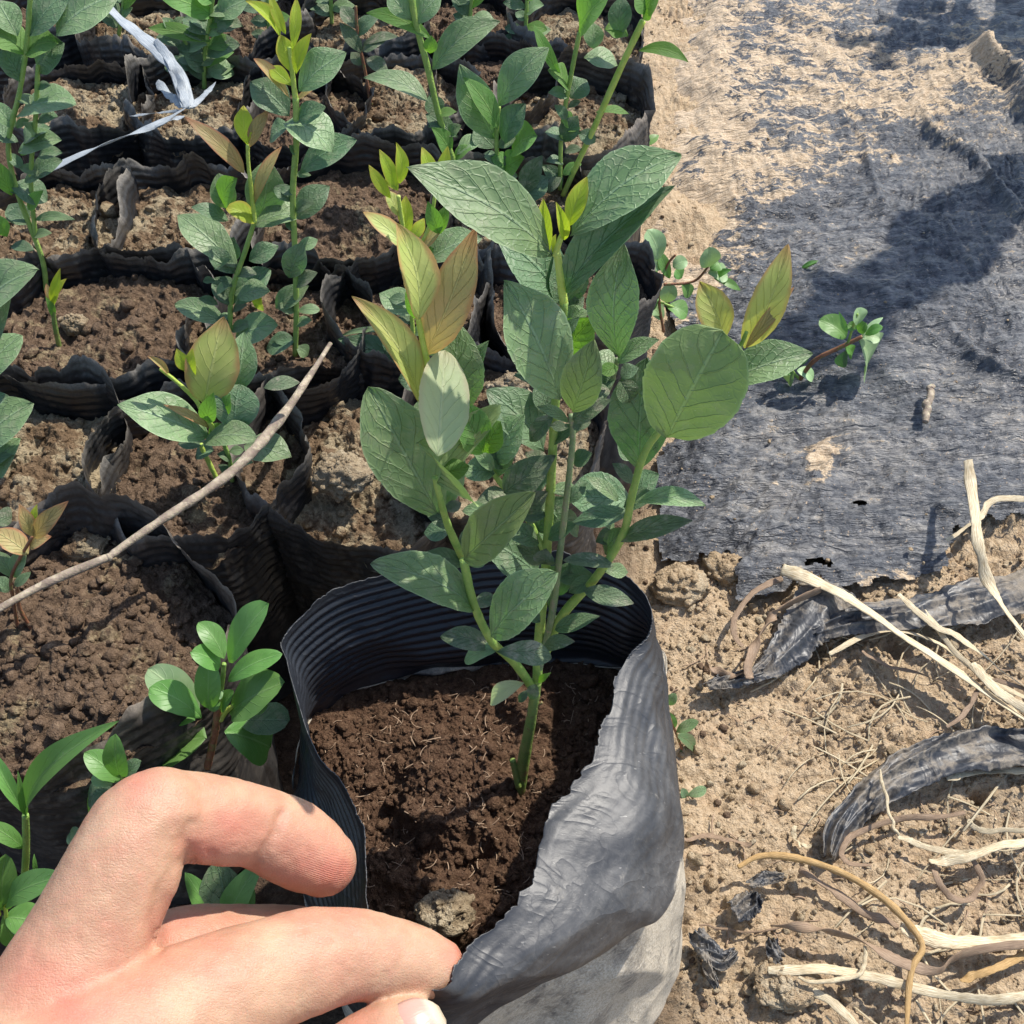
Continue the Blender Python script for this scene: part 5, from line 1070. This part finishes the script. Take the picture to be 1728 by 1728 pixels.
def mat_skin():
    t = NT("skin"); p = t.geo(); r = t.attr('red')
    n1 = t.noise(p, 120, 4); n2 = t.noise(t.mapping(p, (1500, 3200, 1500), (0, 0, .6)), 1, 3, .6); n3 = t.noise(p, 2600, 3)
    col = t.mix(t.sm(n1, .3, .7), (.41, .235, .15), (.50, .315, .205))
    dirt = t.math('MULTIPLY', t.sm(t.noise(p, 900, 5, .7), .60, .72), .35)
    col = t.mix(dirt, col, (.30, .16, .10))
    col = t.mix(t.math('MULTIPLY', r, .8, clamp=True), col, (.50, .165, .12))
    col = t.mix(t.math('MULTIPLY', t.sm(t.noise(p, 480, 4, .6), .5, .75), .35), col, (.56, .24, .17))
    rd = t.attr('ridge')
    wv = t.node("ShaderNodeTexWave", {'Vector': t.mapping(p, (1, 1, 1), (0, 0, .5)), 'Scale': 420, 'Distortion': 2.5, 'Detail': 1.0, 'Detail Scale': .6}).outputs['Fac'] if False else t.node("ShaderNodeTexWave", {'Vector': p, 'Scale': 850.0, 'Distortion': 3.0, 'Detail': 1.0, 'Detail Scale': .05}, wave_type='BANDS', bands_direction='DIAGONAL').outputs['Fac']
    vor = t.node("ShaderNodeTexVoronoi", {'Vector': p, 'Scale': 1500.0}, feature='DISTANCE_TO_EDGE').outputs[0]
    lines = t.noise(t.mapping(p, (260, 2600, 1400), (0, .3, -.75)), 1, 4, .6, .7)
    h = t.math('ADD', t.math('ADD', t.math('MULTIPLY', t.math('MULTIPLY', wv, rd), .45), t.math('MULTIPLY', lines, .9)), t.math('ADD', t.math('MULTIPLY', t.sm(vor, 0, .25), .22), t.math('ADD', t.math('MULTIPLY', n2, .5), t.math('MULTIPLY', n3, .3))))
    return t.done(t.bsdf(col, t.math('ADD', .40, t.math('MULTIPLY', n1, .15)), t.bump(h, .00013), .42, sss=.35, sssr=(1.0, .35, .2), sssc=.0025))
M['skin'] = mat_skin()
link("skin_surface", hm, M['skin'], hroot)
# thumb nail: a thin curved plate set on the thumb tip
def mat_nail():
    t = NT("nail"); uv = t.node("ShaderNodeTexCoord").outputs['UV']; sep = t.node("ShaderNodeSeparateXYZ", {0: uv})
    col = t.ramp(sep.outputs[0], [(0, (.60, .40, .33)), (.2, (.50, .29, .23)), (.80, (.50, .31, .25)), (.88, (.52, .46, .36)), (1, (.42, .35, .25))])
    return t.done(t.bsdf(col, .28, t.bump(t.noise(t.mapping(uv, (2, 40, 1)), 1, 2), .00006), .5, sss=.2, sssr=(1, .4, .3), sssc=.001))
M['nail'] = mat_nail()
nc = PD(692, 1748, .2205); nr = 64 * .2205 / FPX
axd = unit(PD(692, 1748, .2205) - PD(640, 1766, .2165)); axd = unit(PD(720, 1722, .2175) - PD(640, 1775, .2145))
nn_ = unit(CAM - nc) * .92 + np.array([.12, .05, .3]); nn_ = unit(nn_ - axd * np.dot(nn_, axd)); ss_ = np.cross(axd, nn_)
nu_, nv_ = 22, 19; U, Vv = np.meshgrid(np.linspace(0, 1, nu_), np.linspace(-1, 1, nv_), indexing='ij')
wprof = np.where(U > .68, np.sqrt(np.clip(1 - ((U - .68) / .34) ** 2, 0, 1)), 1.0) * np.where(U < .2, np.sqrt(np.clip(1 - ((.2 - U) / .24) ** 2, 0, 1)), 1.0)
phi = Vv * wprof * .85
alo = (U - .45) * nr * 1.75
lift = nr * 1.045 - .0001 - np.clip(alo / nr, 0, 2) ** 2 * nr * .42
Vn = nc + axd * alo[..., None] + (nn_ * np.cos(phi)[..., None] + ss_ * np.sin(phi)[..., None]) * lift[..., None]
uvn = np.stack([U, .5 + .5 * Vv], -1).reshape(-1, 2)
no = link("fingernail", new_mesh("nail", Vn.reshape(-1, 3) - wr, grid_faces(nu_, nv_), None, uvn), M['nail'], hroot)
ns = no.modifiers.new("t", 'SOLIDIFY'); ns.thickness = .0004; ns.offset = -.5
# @@ENDHAND

# ------------------------------------------------------------------ straws, twig, twine, torn film
def ribbon(name, label, cat, pts, wpx, mat, z0=.004, zs=None, flat=.16, group=None, seg=12, taper=(.75, .7), wob=.8, twist=0.45, curl=0.0, ypath=None):
    rs = random.Random(len(label) * 13 + int(pts[0][0]))
    P = []
    for i, p in enumerate(pts):
        z = (zs[i] if zs else z0)
        q = PZ(p[0], p[1], z); 
        if zs is None: q = PZ(p[0], p[1], z0 + float(gh(np.array(q[0]), np.array(q[1]), False)))
        P.append(q)
    n = max(30, len(pts) * 14); Q = catmull(P, n)
    u = np.linspace(0, 1, n)
    Q = Q + np.column_stack([vnoise(u * 9, seed := rs.random() * 50, 0, 1), vnoise(u * 9, seed, 3, 2), .6 * vnoise(u * 7, seed, 6, 3)]) * .0007 * wob
    d = np.array([depth(q) for q in Q]); prof = (taper[0] + (1 - taper[0]) * sstep(0, .15, u)) * (taper[1] + (1 - taper[1]) * sstep(0, .2, 1 - u)); prof = prof * (1 + .10 * vnoise(u * 60, wpx, 0, 7))
    R = (wpx * (1.35 if cat == 'straw' else 1.0)) / 2 * d / FPX * prof * (1 + .16 * vnoise(u * 11, seed, 9, 4))
    tw = twist * vnoise(u * 4, seed, 12, 5) * 2
    V, F = tube_np(Q, R, seg, flat, up=(0, 0, 1), twist=tw)
    root = Q[0]
    ring = np.arange(len(V)) % seg; row = np.arange(len(V)) // seg
    uv = np.column_stack([row / 12.0, ring / seg])
    o_ = link(name, new_mesh(name, V - root, F, None, uv), M[mat], label=label, category=cat); o_.location = root.tolist()
    if group: o_['group'] = group
    return o_
SG = "dry straws scattered on the ground at lower right"
def st(label, pts, w, mat='straw', z=.005, **k): return ribbon("dry_straw", label, "straw", pts, w, mat, z0=z, group=SG, **k)
st("thickest long pale straw, running down right from the torn film edge", [(1322, 962), (1400, 992), (1500, 1056), (1620, 1138), (1760, 1235)], 19, z=.012, flat=.22)
st("pale straw bent down from the film at the right edge", [(1632, 776), (1645, 860), (1652, 925), (1672, 985), (1705, 1040), (1760, 1120)], 13, z=.022, flat=.2)
st("thin hooked straw on the film near the right edge", [(1596, 912), (1650, 875), (1682, 845), (1750, 840)], 8, z=.010)
st("narrow straw lying across the torn film strip", [(1518, 1004), (1570, 1052), (1620, 1078), (1690, 1130), (1760, 1180)], 9, z=.012)
st("thin fork of straw curving under the thickest straw", [(1398, 1106), (1460, 1072), (1530, 1064), (1600, 1095), (1660, 1140), (1760, 1190)], 8, z=.006)
st("narrow brown dried leaf curling from the tip of the thickest straw", [(1318, 975), (1270, 1003), (1242, 1040), (1238, 1070), (1252, 1090)], 8, 'straw_brown', .008)
st("wide brown twisted dry leaf hanging at the torn film end", [(1385, 995), (1325, 1022), (1300, 1045), (1275, 1085), (1262, 1120), (1265, 1145)], 15, 'straw_brown', .012, twist=1.3, flat=.2)
st("dull brown dry leaf on bare earth below the torn film end", [(1190, 1120), (1230, 1140), (1262, 1130), (1275, 1100)], 10, 'straw_brown', .008, twist=1.4, flat=.2)
st("short straw lying against the open bag's right side", [(1150, 1418), (1195, 1412), (1235, 1418), (1268, 1428)], 7, 'straw_brown', .004)
st("golden dry stalk arching from the middle down to the bottom edge", [(1245, 1462), (1285, 1445), (1350, 1450), (1420, 1472), (1490, 1515), (1538, 1565), (1556, 1600), (1538, 1630), (1532, 1680), (1530, 1760)], 9, 'straw_gold', .010, flat=.8, wob=.5)
st("long pale straw with a white torn end, second from the bottom edge", [(1295, 1638), (1360, 1636), (1440, 1642), (1520, 1662), (1620, 1684), (1700, 1685), (1760, 1674)], 13, z=.008, flat=.2)
st("pale straw slanting down to the bottom edge from the white torn end", [(1305, 1648), (1360, 1668), (1420, 1705), (1460, 1760)], 11, z=.006)
st("thin crooked straw above the white torn end", [(1345, 1652), (1400, 1658), (1445, 1645), (1462, 1622), (1460, 1600)], 6, z=.010, flat=.7)
st("widest flat pale blade entering from the right edge low down", [(1520, 1566), (1580, 1586), (1660, 1590), (1760, 1580)], 22, z=.008, flat=.25)
st("pale straw entering from the right edge level with the earth hole", [(1570, 1455), (1630, 1446), (1690, 1428), (1760, 1414)], 14, z=.008, flat=.18)
st("narrow pale straw just above the one level with the earth hole", [(1515, 1412), (1570, 1430), (1640, 1438), (1700, 1424)], 8, z=.005)
st("small brown hooked straw beside the black curled strip", [(1470, 1462), (1432, 1458), (1420, 1438), (1440, 1408), (1500, 1385), (1560, 1378), (1628, 1372)], 8, 'straw_brown', .006, flat=.25)
st("dry leaf bent in a sharp V below the level straws", [(1572, 1458), (1585, 1495), (1618, 1518), (1645, 1510), (1655, 1480), (1640, 1450)], 9, 'straw_brown', .006, flat=.25)
st("brown straw crossing under the golden stalk", [(1348, 1465), (1400, 1500), (1450, 1535), (1515, 1562)], 11, 'straw_brown', .005, flat=.3)
st("grey brown twisted dry leaf below the golden stalk", [(1300, 1560), (1380, 1568), (1450, 1588), (1520, 1625), (1580, 1636), (1630, 1610), (1760, 1588)], 15, 'straw_brown', .010, twist=1.2, flat=.2)
st("hair thin straw dropping over the black curled strip", [(1487, 1302), (1496, 1345), (1505, 1385), (1516, 1412)], 4, z=.014, flat=.8)
st("thin straw at the right edge under the black curled strip", [(1600, 1312), (1660, 1302), (1760, 1300)], 10, z=.005)
st("thin straw entering at the right edge above the level straws", [(1632, 1384), (1660, 1400), (1760, 1398)], 7, z=.005)
st("short golden straw in the bottom right corner", [(1620, 1655), (1680, 1635), (1760, 1600)], 10, 'straw_gold', .006)
st("tiny pale straw right of the open bag in mid slope", [(1345, 1395), (1340, 1410), (1350, 1425), (1368, 1428)], 6, z=.003)
st("thin dry root running along the bottom of the bare earth", [(1180, 1560), (1260, 1572), (1330, 1562)], 3, 'straw_brown', .003, flat=.8)
st("wispy straw beside the thickest one, near the right edge", [(1560, 1030), (1610, 1100), (1680, 1160), (1760, 1260)], 7, z=.010)
st("pale straw just below the thickest one at the right edge", [(1640, 1120), (1690, 1170), (1760, 1215)], 13, z=.014, flat=.2)
st("curly brown wisp under the thick straws at the right edge", [(1600, 1225), (1640, 1190), (1655, 1160), (1690, 1150), (1760, 1180)], 6, 'straw_brown', .012, twist=1.3)
st("brown wisp crossing the bare earth to the thick straws", [(1455, 1100), (1500, 1125), (1560, 1140), (1620, 1165)], 5, 'straw_brown', .005)
ribbon("dry_twig", "short brown stick lying on the black film", "twig", [(1572, 652), (1566, 680), (1560, 710)], 13, 'twig', z0=.0105, flat=.9, taper=(.85, .8), twist=0)
ribbon("dry_twig", "long grey twig lying diagonally across the bags on the left", "twig", [(-40, 1050), (60, 992), (170, 945), (196, 930), (290, 866), (390, 795), (470, 712), (520, 640), (560, 580)], 16, 'twig', zs=[.114, .113, .113, .113, .113, .112, .112, .112, .112], flat=.9, taper=(.8, .45), wob=.7)
ribbon("dry_twig", "tiny pale root fibre on the brown soil left of the lime cluster", "twig", [(545, 365), (540, 385), (528, 405)], 5, 'straw', zs=[.087, .088, .087], flat=.8)
tw = thing("plastic_twine", "frayed white plastic twine tied above the upper left bags", "twine", None, tuple(PZ(315, 185, .115).tolist()))
for pts, w, zs in (([(60, 300), (120, 268), (190, 238), (260, 212), (300, 190), (318, 178)], 14, [.108, .112, .114, .115, .116, .116]), ([(318, 182), (300, 125), (270, 88), (225, 50), (185, 15), (150, -30)], 26, [.116, .122, .126, .130, .132, .134]),
                  ([(320, 182), (345, 160), (362, 140)], 12, [.116, .116, .114]), ([(308, 180), (285, 160), (265, 138)], 14, [.116, .114, .110]), ([(220, 196), (270, 190), (310, 186)], 6, [.108, .112, .116]), ([(316, 180), (303, 140), (285, 100), (262, 68)], 14, [.117, .121, .125, .129]), ([(310, 196), (280, 206), (235, 225)], 9, [.116, .116, .113])):
    P = catmull([PZ(p[0], p[1], z) for p, z in zip(pts, zs)], 60); u = np.linspace(0, 1, 60)
    d = np.array([depth(q) for q in P]); V, F = tube_np(P, w / 2 * d / FPX * (1 + .2 * vnoise(u * 14, w)) * (.6 + .4 * sstep(0, .2, 1 - u)), 14, .14, twist=.8 * vnoise(u * 5, w))
    V = V * 1.0; uv = np.column_stack([(np.arange(len(V)) // 14) / 12.0, (np.arange(len(V)) % 14) / 14.0])
    link("strand", new_mesh("strand", localise(V, tw), F, None, uv), M['twine'], tw)

def torn_strip(name, label, pts, widths, seed, h=.006, mat='scrap', n=150, m=34, mud=.05, folds=5):
    P = [PZ(p[0], p[1], .004 + float(gh(*[np.array(c) for c in PZ(p[0], p[1], .004)[:2]], False))) for p in pts]
    Q = catmull(P, n); u = np.linspace(0, 1, n)
    W_ = np.interp(u, np.linspace(0, 1, len(widths)), widths) * np.array([depth(q) for q in Q]) / FPX
    T = np.gradient(Q, axis=0); T /= np.linalg.norm(T, axis=1)[:, None]; Sd = np.cross(T, [0, 0, 1.0])
    v = np.linspace(-1, 1, m); U, Vv = np.meshgrid(u, v, indexing='ij')
    e = 1 + .14 * fbm(U * 14, np.sign(Vv) * 3, seed, seed, 3) * np.abs(Vv) + .06 * vnoise(U * 70, np.sign(Vv), seed, 3)
    k = (W_ / 2)[:, None] * Vv * e
    XY = Q[:, None, :] + Sd[:, None, :] * k[..., None]
    z = h * .8 * (.45 * (1 - Vv ** 2) + .50 * ridged(U * 3.2 + Vv * .9, Vv * 1.4, seed, seed + 2, 1) + .09 * ridged(U * 9 - Vv, Vv * 2.2, seed, seed + 4, 2)) + .0012
    XY[..., 2] += z
    XY = XY + T[:, None, :] * (.0012 * fbm(U * 12, Vv * 4, seed, seed + 7, 3))[..., None]
    c = Q[n // 2]
    V = XY.reshape(-1, 3) - c
    o_ = link(name, new_mesh(name, V, grid_faces(n, m), {'mud': np.clip(mud + .35 * fbm(U * 4, Vv * 2, seed, seed + 9, 3), 0, 1).ravel()}), M[mat], label=label, category="film scrap"); o_.location = c.tolist(); o_['group'] = "torn black film scraps on the bare earth"
    sm2 = o_.modifiers.new("thickness", 'SOLIDIFY'); sm2.thickness = .00015; sm2.offset = 0
torn_strip("film_scrap", "long black film strip curving down from the right edge over bare earth", [(1780, 1268), (1690, 1268), (1600, 1278), (1520, 1310), (1460, 1355), (1415, 1405), (1396, 1452)], [70, 78, 74, 62, 56, 50, 18], 3, mud=.3, h=.0065)
torn_strip("film_scrap", "torn film tongue hanging down from the mulch film edge", [(1400, 995), (1375, 1040), (1335, 1090), (1300, 1128), (1268, 1150)], [90, 88, 70, 44, 18], 5, h=.005)
torn_strip("film_scrap", "wide torn film band below the mulch film at the right edge", [(1370, 1075), (1440, 1052), (1540, 1040), (1640, 1022), (1760, 995)], [20, 58, 66, 84, 90], 7, h=.0045)
torn_strip("film_scrap", "small crumpled film scrap below the hanging film tongue", [(1190, 1165), (1230, 1152), (1290, 1140)], [16, 34, 20], 9, h=.004)
torn_strip("film_scrap", "black film scrap wrapped over the low lump near the bottom", [(1172, 1575), (1188, 1600), (1215, 1625), (1240, 1610)], [24, 42, 34, 14], 11, h=.004)
torn_strip("film_scrap", "dusty film scrap, upper one of those near the bottom right of the bag", [(1235, 1545), (1262, 1530), (1275, 1515)], [36, 46, 20], 13, h=.004, mud=.3)
torn_strip("film_scrap", "narrow black scrap on the left flank of the low lump", [(1195, 1600), (1196, 1640), (1208, 1672)], [14, 22, 10], 15, h=.003)
torn_strip("film_scrap", "oval film scrap beside the straw with the white torn end", [(1300, 1590), (1308, 1615), (1318, 1630)], [20, 30, 16], 17, h=.003)
torn_strip("film_scrap", "dusty film scrap above the twiggy tangle, right of the bag", [(1262, 1498), (1290, 1486), (1320, 1484)], [14, 24, 12], 19, h=.003, mud=.35)
